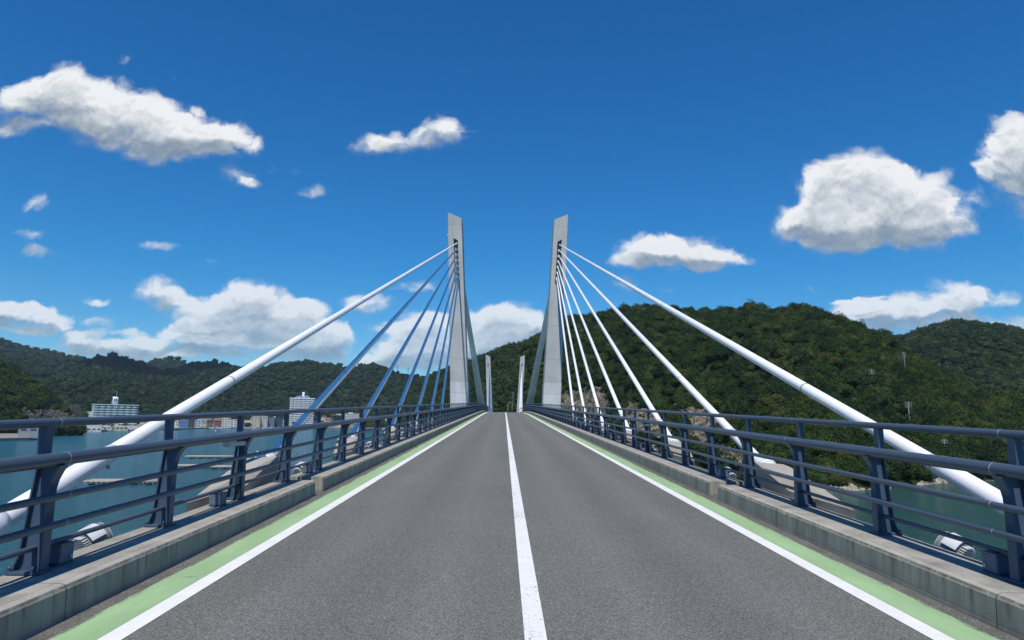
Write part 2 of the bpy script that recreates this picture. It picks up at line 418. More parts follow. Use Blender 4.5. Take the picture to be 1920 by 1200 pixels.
def m_foliage(t, b, tones=None):
    rnd = t.new('ShaderNodeObjectInfo').outputs['Random']
    tone = t.new('ShaderNodeAttribute', attribute_name='tone').outputs['Fac']
    f = t.math('ADD', t.math('MULTIPLY', rnd, .58), t.math('MULTIPLY', tone, .42))
    # stands of different species: broad patches of olive, dark and fresh green across the slopes
    loc = t.new('ShaderNodeObjectInfo').outputs['Location']
    stand = t.math('SUBTRACT', t.noise(loc, .022, 4, .6), .5)
    f = t.math('ADD', f, t.math('MULTIPLY', stand, .52))
    c = t.ramp(f, tones)
    b.inputs['Roughness'].default_value = .75
    b.inputs['Specular IOR Level'].default_value = .18
    t.put(b.inputs['Base Color'], c)
    tr = t.new('ShaderNodeBsdfTranslucent'); t.put(tr.inputs['Color'], t.mix(.4, c, (.10, .16, .02)))
    ms = t.new('ShaderNodeMixShader'); ms.inputs[0].default_value = .12
    t.l.new(b.outputs[0], ms.inputs[1]); t.l.new(tr.outputs[0], ms.inputs[2])
    t.l.new(ms.outputs[0], t.n['Material Output'].inputs['Surface'])
NEAR_TONES = [(.05, (.006, .017, .006)), (.28, (.012, .031, .008)), (.46, (.021, .046, .009)), (.62, (.033, .060, .011)), (.78, (.066, .086, .015)), (.90, (.090, .086, .020)), (.98, (.074, .054, .028))]
FAR_TONES = [(.05, (.008, .024, .010)), (.35, (.015, .038, .014)), (.6, (.024, .050, .016)), (.85, (.037, .066, .018)), (1.0, (.044, .060, .022))]
def m_ground(t, b, a=(.014, .024, .010), c2=(.028, .034, .015)):
    p = t.coord()
    n = t.noise(p, .12, 6, .6); f = t.noise(p, 1.3, 5, .65)
    c = t.mix(t.mapr(t.math('ADD', t.math('MULTIPLY', n, .6), t.math('MULTIPLY', f, .4)), .4, .62), a, c2)
    set_b(t, b, c, .95, bump=f, bump_dist=.5, bump_str=.8, spec=.1)
def m_rock(t, b, a=(.15, .125, .095), c2=(.36, .31, .235), vegamt=.8):
    p = t.coord()
    n = t.noise(t.scale(p, (1, 1, .6)), .22, 8, .68, dist=.6); f = t.noise(p, 2.0, 7, .7)
    cr = t.voronoi(t.vmath('ADD', t.scale(p, (.25, .25, .16)), t.scale(t.noise(p, .3, 4, .6, 'Color'), (.8, .8, .8))), 1.0, 'DISTANCE_TO_EDGE')
    c = t.ramp(t.math('ADD', t.math('MULTIPLY', n, .55), t.math('MULTIPLY', f, .45)), [(.32, tuple(k * .45 for k in a)), (.45, a), (.6, c2), (.75, tuple(min(1, k * 1.3) for k in c2))])
    c = t.mix(t.math('MULTIPLY', t.mapr(cr, 0, .05, 1, 0), .8), c, tuple(k * .25 for k in a))
    veg = t.math('MULTIPLY', t.mapr(t.noise(p, .16, 5, .62), .50, .58), vegamt)
    c = t.mix(veg, c, (.045, .058, .022))
    h = t.math('ADD', f, t.mapr(cr, 0, .08))
    set_b(t, b, c, .95, bump=h, bump_dist=.6, bump_str=.9, spec=.15)
def m_wall(t, b, col=(.6, .6, .6)):
    p = t.coord()
    n = t.noise(t.scale(p, (1, 1, .25)), .5, 5, .6)
    v = t.mapr(n, .3, .7, .82, 1.08)
    set_b(t, b, t.mix(1.0, col, t.comb(v, v, v), 'MULTIPLY'), .8, spec=.25)
def m_glass(t, b, col=(.03, .045, .06)):
    p = t.coord()
    n = t.noise(p, .7, 2)
    set_b(t, b, t.mix(t.mapr(n, .35, .65), col, tuple(k * 2.2 for k in col)), .12, spec=.6)

M_ASPH = material('asphalt', m_asphalt)
M_CLINE = material('worn_white_line', m_line, wear=.55)
M_ELINE = material('white_line', m_line, wear=.28)
M_GREEN = material('green_strip_paint', m_green)
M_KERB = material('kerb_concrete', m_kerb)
M_CONC = material('concrete', m_concrete, col=(.37, .34, .29))
M_DECK = material('deck_concrete', m_concrete, col=(.33, .33, .31))
M_TOWER = material('tower_concrete', m_tower)
M_PLINTH = material('tower_plinth_concrete', m_tower, col=(.54, .555, .55))
M_NAVY = material('navy_paint', m_paint, col=(.054, .086, .138), rough=.42, var=.18, spec=.3)
M_RAIL = material('slate_rail_paint', m_paint, col=(.062, .085, .118), rough=.36, var=.14, spec=.3)
M_BOX = material('blue_box_paint', m_paint, col=(.105, .135, .19), rough=.5, var=.18)
M_JOINT = material('rail_joint_sealant', m_paint, col=(.42, .44, .46), rough=.6)
M_WHITE = material('white_cable_paint', m_paint, col=(.80, .80, .81), rough=.38, var=.035, scale=1.2)
M_RING = material('grey_ring', m_paint, col=(.26, .27, .29), rough=.5)
M_STEEL = material('galvanised_steel', m_paint, col=(.42, .43, .44), rough=.45, var=.2)
M_POLE = material('weathered_pole', m_paint, col=(.17, .17, .16), rough=.7, var=.2)
M_DARK = material('dark_metal', m_paint, col=(.03, .032, .036), rough=.5)
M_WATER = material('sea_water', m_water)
M_LEAF = material('near_foliage', m_foliage, tones=NEAR_TONES)
M_LEAFF = material('far_foliage', m_foliage, tones=FAR_TONES)
M_BARK = material('bark', m_paint, col=(.09, .07, .05), rough=.9, var=.4)
M_SOIL = material('forest_floor', m_ground)
M_ROCK = material('pale_rock', m_rock)
M_ROCKG = material('grey_rock', m_rock, a=(.07, .068, .066), c2=(.16, .155, .15))
M_BEACH = material('shore_rock', m_rock, a=(.34, .30, .23), c2=(.56, .51, .41), vegamt=0.0)
M_GLASS = material('window_glass', m_glass)
def wall_mat(col):
    return material('wall_%d_%d_%d' % tuple(int(c * 100) for c in col), m_wall, col=col)

# ------------------------------------------------------------------ mesh helpers
class MB:
    """Collects vertices and faces for one mesh."""
    def __init__(self): self.v = []; self.f = []; self.s = []
    def add(self, verts, faces, smooth=False):
        o = len(self.v)
        self.v += [tuple(map(float, p)) for p in verts]
        self.f += [tuple(i + o for i in f) for f in faces]
        self.s += [smooth] * len(faces)
        return self
    def box(self, x0, x1, y0, y1, z0, z1):
        v = [(x0, y0, z0), (x1, y0, z0), (x1, y1, z0), (x0, y1, z0), (x0, y0, z1), (x1, y0, z1), (x1, y1, z1), (x0, y1, z1)]
        return self.add(v, [(0, 3, 2, 1), (4, 5, 6, 7), (0, 1, 5, 4), (1, 2, 6, 5), (2, 3, 7, 6), (3, 0, 4, 7)])
    def bevel_box(self, x0, x1, y0, y1, z0, z1, r):
        bm = bmesh.new()
        bmesh.ops.create_cube(bm, size=1.0)
        for v in bm.verts:
            v.co = Vector((x0 + (v.co.x + .5) * (x1 - x0), y0 + (v.co.y + .5) * (y1 - y0), z0 + (v.co.z + .5) * (z1 - z0)))
        bmesh.ops.bevel(bm, geom=list(bm.edges), offset=r, segments=2, affect='EDGES', profile=.5)
        bm.verts.index_update()
        self.add([v.co for v in bm.verts], [[v.index for v in f.verts] for f in bm.faces])
        bm.free()
        return self
    def prism(self, poly, axis, a, b, smooth=False):
        """Closed polygon in the two other axes, extruded from a to b along axis."""
        n = len(poly)
        def P(p, h):
            return {'x': (h, p[0], p[1]), 'y': (p[0], h, p[1]), 'z': (p[0], p[1], h)}[axis]
        v = [P(p, a) for p in poly] + [P(p, b) for p in poly]
        f = [tuple(range(n))[::-1], tuple(range(n, 2 * n))] + [(i, (i + 1) % n, n + (i + 1) % n, n + i) for i in range(n)]
        return self.add(v, f, smooth)
    def tube(self, pts, r, sides=14, caps=True, smooth=True):
        pts = [Vector(p) for p in pts]; n = len(pts)
        rr = r if hasattr(r, '__len__') else [r] * n
        v = []; f = []
        up = Vector((0, 0, 1))
        for i, p in enumerate(pts):
            d = (pts[min(i + 1, n - 1)] - pts[max(i - 1, 0)]).normalized()
            a = d.cross(up)
            if a.length < 1e-4: a = d.cross(Vector((1, 0, 0)))
            a.normalize(); b = a.cross(d)
            for k in range(sides):
                an = 2 * pi * k / sides
                v.append(p + (a * cos(an) + b * sin(an)) * rr[i])
        for i in range(n - 1):
            for k in range(sides):
                k2 = (k + 1) % sides
                f.append((i * sides + k, i * sides + k2, (i + 1) * sides + k2, (i + 1) * sides + k))
        self.add(v, f, smooth)
        if caps:
            o = len(self.v) - n * sides
            self.f += [tuple(o + k for k in range(sides))[::-1], tuple(o + (n - 1) * sides + k for k in range(sides))]
            self.s += [False, False]
        return self
    def sweep(self, poly, ys, zf=road_z, smooth=False):
        """Closed (X, Z-above-road) polygon carried along the road."""
        n = len(poly); v = []; f = []
        for Y in ys:
            z = zf(Y); v += [(p[0], Y, p[1] + z) for p in poly]
        for i in range(len(ys) - 1):
            for k in range(n):
                k2 = (k + 1) % n
                f.append((i * n + k, i * n + k2, (i + 1) * n + k2, (i + 1) * n + k))
        f += [tuple(range(n))[::-1], tuple((len(ys) - 1) * n + k for k in range(n))]
        return self.add(v, f, smooth)
    def mirror_x(self):
        o = MB(); o.v = [(-x, y, z) for x, y, z in self.v]; o.f = [tuple(reversed(f)) for f in self.f]; o.s = list(self.s)
        return o
    def mesh(self, name, mat):
        me = bpy.data.meshes.new(name)
        me.from_pydata(self.v, [], self.f)
        me.polygons.foreach_set('use_smooth', self.s)
        if mat: me.materials.append(mat)
        me.validate(); 
        bm = bmesh.new(); bm.from_mesh(me); bmesh.ops.recalc_face_normals(bm, faces=list(bm.faces)); bm.to_mesh(me); bm.free()
        me.update()
        return me
    def build(self, name, mat, parent=None):
        return link(name, self.mesh(name, mat), parent)
def link(name, data, parent=None):
    o = bpy.data.objects.new(name, data); COL.objects.link(o)
    if parent is not None: o.parent = parent
    return o
def tag(o, label=None, cat=None, group=None, kind=None):
    if label: o['label'] = label
    if cat: o['category'] = cat
    if group: o['group'] = group
    if kind: o['kind'] = kind
    return o
def empty(name, loc, label=None, cat=None, group=None, rz=0.0):
    o = bpy.data.objects.new(name, None); COL.objects.link(o)
    o.location = loc; o.rotation_euler = (0, 0, rz); o.empty_display_size = .5
    return tag(o, label, cat, group)
def copy_child(o, parent):
    c = o.copy(); COL.objects.link(c); c.parent = parent
    return c
def copy_tree(o, parent=None):
    c = o.copy(); COL.objects.link(c)
    if parent is not None: c.parent = parent
    for ch in list(o.children): copy_tree(ch, c)
    return c
def frange(a, b, st):
    n = max(1, int(math.ceil((b - a) / st - 1e-6)))
    return [a + (b - a) * i / n for i in range(n + 1)]
def lerp_table(tab, x):
    xs = [p[0] for p in tab]
    return [float(np.interp(x, xs, [p[i] for p in tab])) for i in range(1, len(tab[0]))]
def fbm(x, y, z=0.0, o=4):
    return mnoise.fractal(Vector((x, y, z)), 1.0, 2.0, o)

# ------------------------------------------------------------------ water
def build_water():
    mb = MB()
    R = 9000
    mb.add([(-R, -R, 0), (R, -R, 0), (R, R, 0), (-R, R, 0)], [(0, 1, 2, 3)])
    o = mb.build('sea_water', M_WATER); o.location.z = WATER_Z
    tag(o, kind='structure')
    mb = MB(); mb.add([(-R, -R, 0), (R, -R, 0), (R, R, 0), (-R, R, 0)], [(0, 1, 2, 3)])
    o = mb.build('seabed_ground', M_SOIL); o.location.z = WATER_Z - 6
    tag(o, kind='structure')
build_water()

# ------------------------------------------------------------------ bridge deck, road, kerbs
ROAD_END = 344.0
def build_road():
    ys = frange(-30, ROAD_END, 2.5)
    deck = MB().sweep([(-3.82, -.27), (3.82, -.27), (3.80, -.75), (2.5, -1.9), (-2.5, -1.9), (-3.80, -.75)], ys).build('bridge_deck', M_DECK)
    tag(deck, kind='structure')
    xs = [-3.8, -3.3, -2.0, -1, 0, 1, 2.0, 3.3, 3.8]
    mb = MB()
    poly = [(x, 0.0) for x in xs] + [(3.8, -.26), (-3.8, -.26)]
    road = mb.sweep(poly, ys).build('road', M_ASPH)
    tag(road, kind='structure')
    def strip(name, x0, x1, mat, dz=.004):
        m2 = MB(); v = []; f = []
        for Y in ys: v += [(x0, Y, road_z(Y) + dz), (x1, Y, road_z(Y) + dz)]
        for i in range(len(ys) - 1): f.append((2 * i, 2 * i + 1, 2 * i + 3, 2 * i + 2))
        m2.add(v, f)
        return m2.build(name, mat, road)
    strip('centre_line', -.074, .074, M_CLINE)
    for s in (-1, 1):
        a, b = sorted((s * 2.675, s * 2.83)); strip('edge_line', a, b, M_ELINE)
        a, b = sorted((s * 2.834, s * 3.14)); strip('green_strip', a, b, M_GREEN)
build_road()

KERB_TOP = .245
def build_kerb(side, y0, y1, label):
    prof = [(3.28, -.02), (3.29, .03), (3.296, .205), (3.312, .235), (3.345, KERB_TOP), (3.885, KERB_TOP), (3.905, .22), (3.905, -.42), (3.83, -.42), (3.83, -.02)]
    mb = MB(); ys = frange(y0, y1, 2.0)
    mb.sweep(prof, ys)
    hs = [p[1] for p in prof]
    if side < 0: mb = mb.mirror_x()
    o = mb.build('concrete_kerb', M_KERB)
    me = o.data
    at = me.attributes.new('kerb_height', 'FLOAT', 'POINT')
    at.data.foreach_set('value', [v.co.z - road_z(v.co.y) for v in me.vertices])
    tag(o, label, 'kerb', 'concrete kerbs along both road edges')
    return o
for s, nm in ((-1, 'left'), (1, 'right')):
    build_kerb(s, -8, 11.62, 'stained concrete kerb on the %s, the near length ending at the gap' % nm)
    build_kerb(s, 12.1, 48.0, 'long concrete kerb on the %s, from the gap up towards the towers' % nm)
    build_kerb(s, 48.4, 300.0, 'far concrete kerb on the %s, bending over the crest beside the near tower' % nm)

# ------------------------------------------------------------------ railings
POST_Y = [1.48 + 1.97 * i for i in range(76)]
def post_mesh():
    mb = MB()
    # road side flange: upright, then curled towards the road under the main rail
    path = [(0, .02), (0, .55), (-.004, .62), (-.018, .68), (-.042, .735), (-.066, .775), (-.07, .79)]
    th = .014
    poly = path + [(p[0] + th + (.01 if i > 3 else 0), p[1]) for i, p in reversed(list(enumerate(path)))]
    n = len(path)
    for i in range(n - 1):
        a, b2 = path[i], path[i + 1]
        ta = th + (.006 * max(0, i - 2)); tb = th + (.006 * max(0, i - 1))
        mb.prism([a, (a[0] + ta, a[1]), (b2[0] + tb, b2[1]), b2], 'y', -.048, .048)
    out = [(.212, .02), (.206, .06), (.182, .125), (.176, .14), (.165, .28), (.146, .48), (.128, .66), (.116, .785)]
    for i in range(len(out) - 1):
        a, b2 = out[i], out[i + 1]
        mb.prism([(a[0] - .013, a[1]), a, b2, (b2[0] - .013, b2[1])], 'y', -.048, .048)
    web = [(p[0] + .008, p[1]) for p in path] + [(p[0] - .008, p[1]) for p in reversed(out)]
    mb.prism(web, 'y', -.007, .007)
    mb.prism([(-.066, .775), (.130, .775), (.130, .789), (-.074, .789)], 'y', -.050, .050)   # saddle plate
    mb.bevel_box(.064, .126, -.046, .046, .789, 1.086, .006)                               # upper post
    return mb
def plate_mesh():
    mb = MB().bevel_box(-.02, .235, -.085, .085, .001, .024, .004)
    for bx in (.215, .04):
        for by in (-.066, .066):
            if bx < .1 : by *= 1.0
            mb.tube([(bx, by, .02), (bx, by, .034)], .021, 6, smooth=False)
            mb.tube([(bx, by, .03), (bx, by, .06)], .011, 8)
    return mb
def build_railing(side, word):
    root = empty('guard_railing', (0, 0, 0), 'dark blue steel guard railing along the %s edge of the bridge' % word, 'railing', 'bridge guard railings')
    pm, bm_ = post_mesh(), plate_mesh()
    if side < 0: pm, bm_ = pm.mirror_x(), bm_.mirror_x()
    pme, bme = pm.mesh('post', M_NAVY), bm_.mesh('base_plate', M_NAVY)
    for Y in POST_Y:
        p = link('post', pme, root); p.location = (side * 3.64, Y, road_z(Y) + KERB_TOP)
        if Y < 100: link('base_plate', bme, p)
    ys = frange(-6, 330, 2.0)
    for nm, r, X, h, sd in (('top_rail', .034, 3.735, 1.352, 16), ('main_rail', .052, 3.624, 1.080, 18),
                            ('middle_rail', .0275, 3.576, .808, 14), ('middle_rail', .0275, 3.576, .602, 14), ('lower_rail', .0215, 3.722, .430, 12)):
        o = MB().tube([(side * X, Y, road_z(Y) + h) for Y in ys], r, sd).build(nm, M_RAIL, root)
        if nm != 'lower_rail':
            for k in range(6):
                Yj = 5.5 + 4.0 * k + (.05 if nm == 'top_rail' else 0)
                j = MB().tube([(side * X, Yj - .004, road_z(Yj) + h), (side * X, Yj + .004, road_z(Yj + .008) + h)], r + .0016, sd, caps=False)
                j.build('rail_joint', M_JOINT, o)
    return root
build_railing(-1, 'left'); build_railing(1, 'right')

# ------------------------------------------------------------------ towers
def tower_mesh():
    z0 = WATER_Z - 4
    outer = [(6.48 - .048 * (3.65 - z0) * 0.6, z0), (6.50, 3.65), (7.42, 27.1)]
    inner = [(5.70, 26.4), (5.20, 17.3), (4.62, 7.5), (4.48, 3.65), (4.1, z0)]
    poly = outer + inner
    D = 3.1; c = .06
    mb = MB()
    # chamfered prism: three rings front, two back
    cx = sum(p[0] for p in poly) / len(poly)
    n = len(poly)
    def inset(d):
        r = []
        for x, z in poly:
            r.append((x - d if x > 5.85 + .03 * z else x + d, z))
        return r
    rings = [(-D / 2, inset(c)), (-D / 2 + c, poly), (D / 2 - c, poly), (D / 2, inset(c))]
    v = []; f = []
    for y, pl in rings: v += [(x, y, z) for x, z in pl]
    f.append(tuple(range(n))); f.append(tuple(3 * n + k for k in range(n))[::-1])
    for i in range(3):
        for k in range(n):
            k2 = (k + 1) % n
            f.append((i * n + k, (i + 1) * n + k, (i + 1) * n + k2, i * n + k2))
    mb.add(v, f)
    return mb, D
def build_tower(side, Y, label, zoff=0.0, xoff=0.0):
    root = empty('bridge_tower', (xoff, Y, zoff), label, 'bridge tower', 'bridge towers')
    mb, D = tower_mesh()
    me = mb.mesh('shaft', M_TOWER)
    # recessed cable slot on the front and back faces
    cut = MB()
    def xs(z): return TOP_X + (z - TOP_Z) * LEAN * .62
    zt, zb, w, dp = 23.75, 18.3, .27, .75
    for sg in (-1, 1):
        ya, yb = (-D / 2 - .2, -D / 2 + dp) if sg < 0 else (D / 2 - dp, D / 2 + .2)
        v = []
        for y in (ya, yb):
            v += [(xs(zt) - w, y, zt - .14), (xs(zt) + w, y, zt + .14), (xs(zb) + w, y, zb), (xs(zb) - w, y, zb)]
        cut.add(v, [(0, 1, 2, 3), (4, 7, 6, 5), (0, 4, 5, 1), (1, 5, 6, 2), (2, 6, 7, 3), (3, 7, 4, 0)])
    a = bpy.data.objects.new('tmp_a', me); COL.objects.link(a)
    cme = cut.mesh('tmp_cut', M_TOWER)
    b = bpy.data.objects.new('tmp_b', cme); COL.objects.link(b)
    md = a.modifiers.new('slot', 'BOOLEAN'); md.operation = 'DIFFERENCE'; md.object = b; md.solver = 'EXACT'
    dg = bpy.context.evaluated_depsgraph_get()
    nme = bpy.data.meshes.new_from_object(a.evaluated_get(dg))
    bpy.data.objects.remove(a); bpy.data.objects.remove(b)
    if side < 0:
        bm = bmesh.new(); bm.from_mesh(nme)
        for vv in bm.verts: vv.co.x *= -1
        bmesh.ops.reverse_faces(bm, faces=list(bm.faces)); bm.to_mesh(nme); bm.free()
    nme.name = 'shaft'
    link('shaft', nme, root)
    # paler cladding round the foot
    pl = MB()
    zt2 = 6.35
    po = [(6.55 - .05 * 3, .3), (6.66, zt2), (4.50, zt2), (4.42, 3.65), (4.30, .3)]
    po = [(6.50 - .1, .3), (6.53, 3.65), (6.64, zt2), (4.525, zt2), (4.44, 3.65), (4.33, .3)]
    cc = .06; k = .02
    def pinset(d): return [(x - d if x > 5.5 else x + d, z) for x, z in po]
    rings = [(-D / 2 - k, pinset(cc)), (-D / 2 + cc, po), (D / 2 - cc, po), (D / 2 + k, pinset(cc))]
    v = []; f = []; n = len(po)
    for y, q in rings: v += [(x, y, z) for x, z in q]
    f.append(tuple(range(n))); f.append(tuple(3 * n + j for j in range(n))[::-1])
    for i in range(3):
        for j in range(n):
            j2 = (j + 1) % n
            f.append((i * n + j, (i + 1) * n + j, (i + 1) * n + j2, i * n + j2))
    pl.add(v, f)
    if side < 0: pl = pl.mirror_x()
    pl.build('tower_base', M_PLINTH, root)
    # steel anchor column inside the slot, small aircraft lamp on the outer face
    an = MB()
    for i in range(7):
        z = TOP_Z - .68 * i
        an.box(side * xs(z) - .16, side * xs(z) + .16, -D / 2 + .45, -D / 2 + .74, z - .2, z + .16)
    an.build('anchor_plate', M_STEEL, root)
    lm = MB().tube([(side * 7.33, 0, 24.6), (side * 7.48, 0, 24.62)], .05, 8); lm.tube([(side * 7.46, 0, 24.55), (side * 7.46, 0, 24.75)], .07, 10)
    lm.build('warning_lamp', M_WHITE, root)
    return root
TX = -0.08
build_tower(-1, TOWER_Y, 'tall grey concrete bridge tower on the left, slant topped, nearer pair', 0, TX)
build_tower(1, TOWER_Y, 'tall grey concrete bridge tower on the right, slant topped, nearer pair', 0, TX)
build_tower(-1, FAR_TOWER_Y, 'small looking distant concrete bridge tower beyond the crest, left of the pair', 0, TX)
build_tower(1, FAR_TOWER_Y, 'small looking distant concrete bridge tower beyond the crest, right of the pair', 0, TX)

# ------------------------------------------------------------------ stay cables, anchor blocks, floodlights
ANCH_Y = [5.95 + 6.9 * i for i in range(7)]
TOP_ZS = [TOP_Z - .68 * i for i in range(7)]
ORD = ['topmost and longest', 'second from the top', 'third from the top', 'middle', 'third from the tower', 'second from the tower', 'steepest and innermost']
def top_point(side, Y, i, sgn):
    z = TOP_ZS[i]
    return Vector((side * (TOP_X + (z - TOP_Z) * LEAN), Y + sgn * (1.55 - .40), z))
def build_cable(side, towerY, sgn, i, label, group, detailed=True):
    """sgn -1: runs from the tower back towards the viewer; +1: on towards the far shore."""
    ya = ANCH_Y[i]
    Y = towerY + sgn * (TOWER_Y - ya)
    B = Vector((side * ANCHOR_X, Y, road_z(Y) + ANCHOR_H))
    T = top_point(side, towerY, i, sgn)
    d = (T - B).normalized(); L = (T - B).length
    root = empty('stay_cable', B, label, 'stay cable', group)
    R = .084 if detailed else .060
    o = B
    MB().tube([d * (L * k / 6) for k in range(7)], R, 18).build('cable_sheath', M_WHITE, root)
    MB().tube([d * -.25, d * 1.9, d * 2.05], [.096, .096, .087], 18).build('lower_sleeve', M_WHITE, root)
    MB().tube([d * 1.90, d * 1.915], .0972, 18).build('joint_ring', M_RING, root)
    if detailed:
        n_ = d.cross(Vector((1, 0, 0))).normalized(); n_ = n_ if n_.z < 0 else -n_
        MB().tube([d * 1.93 + n_ * .09, d * 1.93 + n_ * .15], .022, 8).build('drain_cap', M_STEEL, root)
        s = 5.5 + 1.3 * i
        k = 0
        while s < L - 3 and k < 5:
            MB().tube([d * s, d * (s + .035)], R + .004, 18).build('joint_ring', M_RING, root)
            s += 11.5; k += 1
        MB().tube([d * (L - 1.2), d * (L - .2)], .12, 14).build('upper_collar', M_WHITE, root)
    return root
for side, w in ((-1, 'left'), (1, 'right')):
    tone = 'white stay cable' if side > 0 else 'stay cable'
    for i in range(7):
        if side < 0:
            tone = 'bright white stay cable' if i == 0 else 'shaded blue grey stay cable'
        build_cable(side, TOWER_Y, -1, i, '%s %s before the near %s tower' % (ORD[i], tone, w), 'stay cables in front of the near towers')
        build_cable(side, TOWER_Y, 1, i, 'greenish grey stay cable in the fan behind the near %s tower' % w, 'stay cables fanning behind the near %s tower' % w, False)
        build_cable(side, FAR_TOWER_Y, -1, i, 'stay cable in the thin sheaf before the distant %s tower' % w, 'stay cables before the distant %s tower' % w, False)

def build_anchor(side, towerY, sgn, i, label, group):
    ya = ANCH_Y[i]; Y = towerY + sgn * (TOWER_Y - ya); z = road_z(Y)
    root = empty('cable_anchor_block', (0, Y, z), label, 'anchor block', group)
    q = -sgn         # +1 when the tower is ahead of the block
    mb = MB()
    # wedge from the kerb edge out to the cable
    top = [(3.912, -4.5, .20), (3.912, -2.6, .243), (4.20, -.42, .545), (4.78, -.40, .50)]
    bot = [(3.912, -4.5, -.40), (3.912, -2.6, -.75), (4.15, -.42, -1.25), (4.66, -.40, -.55)]
    end_t = [(4.20, -.30, .50), (4.78, -.28, .45)]; end_b = [(4.15, -.05, -1.2), (4.66, -.05, -.55)]
    v = [(x * side, y * q, zz) for x, y, zz in top + bot + end_t + end_b]
    f = [(0, 1, 2, 3), (4, 7, 6, 5), (0, 4, 5, 1), (1, 5, 6, 2), (0, 3, 7, 4), (2, 6, 10, 8), (3, 9, 11, 7), (2, 8, 9, 3), (8, 10, 11, 9), (6, 7, 11, 10), ]
    mb.add(v, f)
    mb.build('wedge', M_CONC, root)
    T = top_point(side, towerY, i, sgn)
    B = Vector((side * ANCHOR_X, Y, z + ANCHOR_H)); d = (T - B).normalized()
    l = B - Vector((0, Y, z))
    MB().tube([l + d * -.55, l + d * -.5, l + d * .10, l + d * .22], [.15, .165, .165, .12], 20).build('collar', M_WHITE, root)
    fl = MB().tube([l + d * -.18, l + d * -.08],   .195, 20)
    fl.build('collar_flange', M_WHITE, root)
    return root
NTH = ['first', 'second', 'third', 'fourth', 'fifth', 'sixth', 'seventh']
for side, w in ((-1, 'left'), (1, 'right')):
    for i in range(7):
        build_anchor(side, TOWER_Y, -1, i, 'concrete anchor wedge outside the %s railing under the %s stay cable' % (w, ORD[i]), 'cable anchor blocks outside the railings')
        if i < 2: pass

def build_floodlight(side, Y, label):
    z = road_z(Y)
    root = empty('floodlight', (side * 4.20, Y, z + .16), label, 'floodlight', 'floodlights beside the cable anchors')
    ax = Vector((-side * .36, .80, .34)).normalized()
    root.scale = (.68, .68, .68)
    MB().tube([ax * -.12, ax * .05, ax * .17], [.165, .185, .195], 24).build('lamp_body', M_RING, root)
    MB().tube([ax * .17, ax * .185], .205, 24).build('lens_ring', M_STEEL, root)
    # cooling fins at the back
    fn = MB(); a = ax.cross(Vector((0, 0, 1))).normalized(); u = a.cross(ax)
    for k in range(-5, 6):
        h = sqrt(max(.0, .16 ** 2 - (k * .028) ** 2))
        if h < .03: continue
        c0 = u * (k * .028) - ax * .12
        vs = []
        for s1 in (-1, 1):
            for s2 in (-1, 1):
                for s3 in (0, 1):
                    vs.append(c0 + a * (h * s1) + u * (.005 * s2) - ax * (.075 * s3))
        fn.add(vs, [(0, 1, 3, 2), (4, 6, 7, 5), (0, 4, 5, 1), (2, 3, 7, 6), (0, 2, 6, 4), (1, 5, 7, 3)])
    fn.build('cooling_fins', M_STEEL, root)
    # white hood wrapping the upper half
    hd = MB(); v = []; f = []; N = 16
    for k in range(N + 1):
        an = radians(25 + 130 * k / N)
        dirv = a * cos(an) + u * sin(an)
        for r, t_ in ((.232, -.12), (.232, .10), (.218, .10), (.218, -.12)):
            v.append(dirv * r + ax * t_)
    for k in range(N):
        for j in range(4):
            j2 = (j + 1) % 4
            f.append((k * 4 + j, k * 4 + j2, (k + 1) * 4 + j2, (k + 1) * 4 + j))
    f += [(0, 1, 2, 3), tuple(N * 4 + j for j in (3, 2, 1, 0))]
    hd.add(v, f, False); hd.build('hood', material('hood_paint', m_paint, col=(.55, .56, .58), rough=.45, var=.12), root)
    br = MB().box(-.21, -.19, -.03, .03, -.32, .05).box(.19, .21, -.03, .03, -.32, .05).box(-.21, .21, -.03, .03, -.34, -.32).box(-side * .42 - .03, -side * .0 + .03, -.04, .04, -.40, -.342)
    br.build('bracket', M_STEEL, root)
    return root
for side, w in ((-1, 'left'), (1, 'right')):
    for i in range(6):
        nm = ['nearest', 'second nearest', 'third nearest', 'fourth nearest', 'fifth nearest', 'sixth nearest'][i]
        build_floodlight(side, 7.0 + 6.95 * i, '%s white hooded floodlight outside the %s railing' % (nm, w))

def build_box(side, Y, label):
    root = empty('junction_box', (side * 3.735, Y, road_z(Y) + KERB_TOP), label, 'junction box', 'junction boxes at the railing foot')
    mb = MB()
    x0, x1 = (-.075, .075)
    mb.bevel_box(x0, x1, -.085, .085, .012, .150, .008)
    mb.build('box_body', M_BOX, root)
    MB().bevel_box(x0 - .008, x1 + .008, -.092, .092, .150, .163, .004).build('box_lid', M_BOX, root)
    MB().box(side * -.0805 - .003, side * -.0805 + .003, .035, .065, .04, .07).build('box_label', M_STEEL, root)
    MB().box(-.06, .06, -.11, .11, 0.0, .011).build('foot_plate', M_NAVY, root)
    return root
for side, w in ((-1, 'left'), (1, 'right')):
    for k, Y in enumerate((5.72, 8.80, 12.72, 20.6, 26.5) if side < 0 else (5.72, 12.72, 20.6, 26.5, 34.0)):
        nm = ['nearest', 'second nearest', 'third nearest', 'fourth nearest', 'fifth nearest'][k]
        build_box(side, Y, '%s small blue junction box on the %s kerb at the railing foot' % (nm, w))

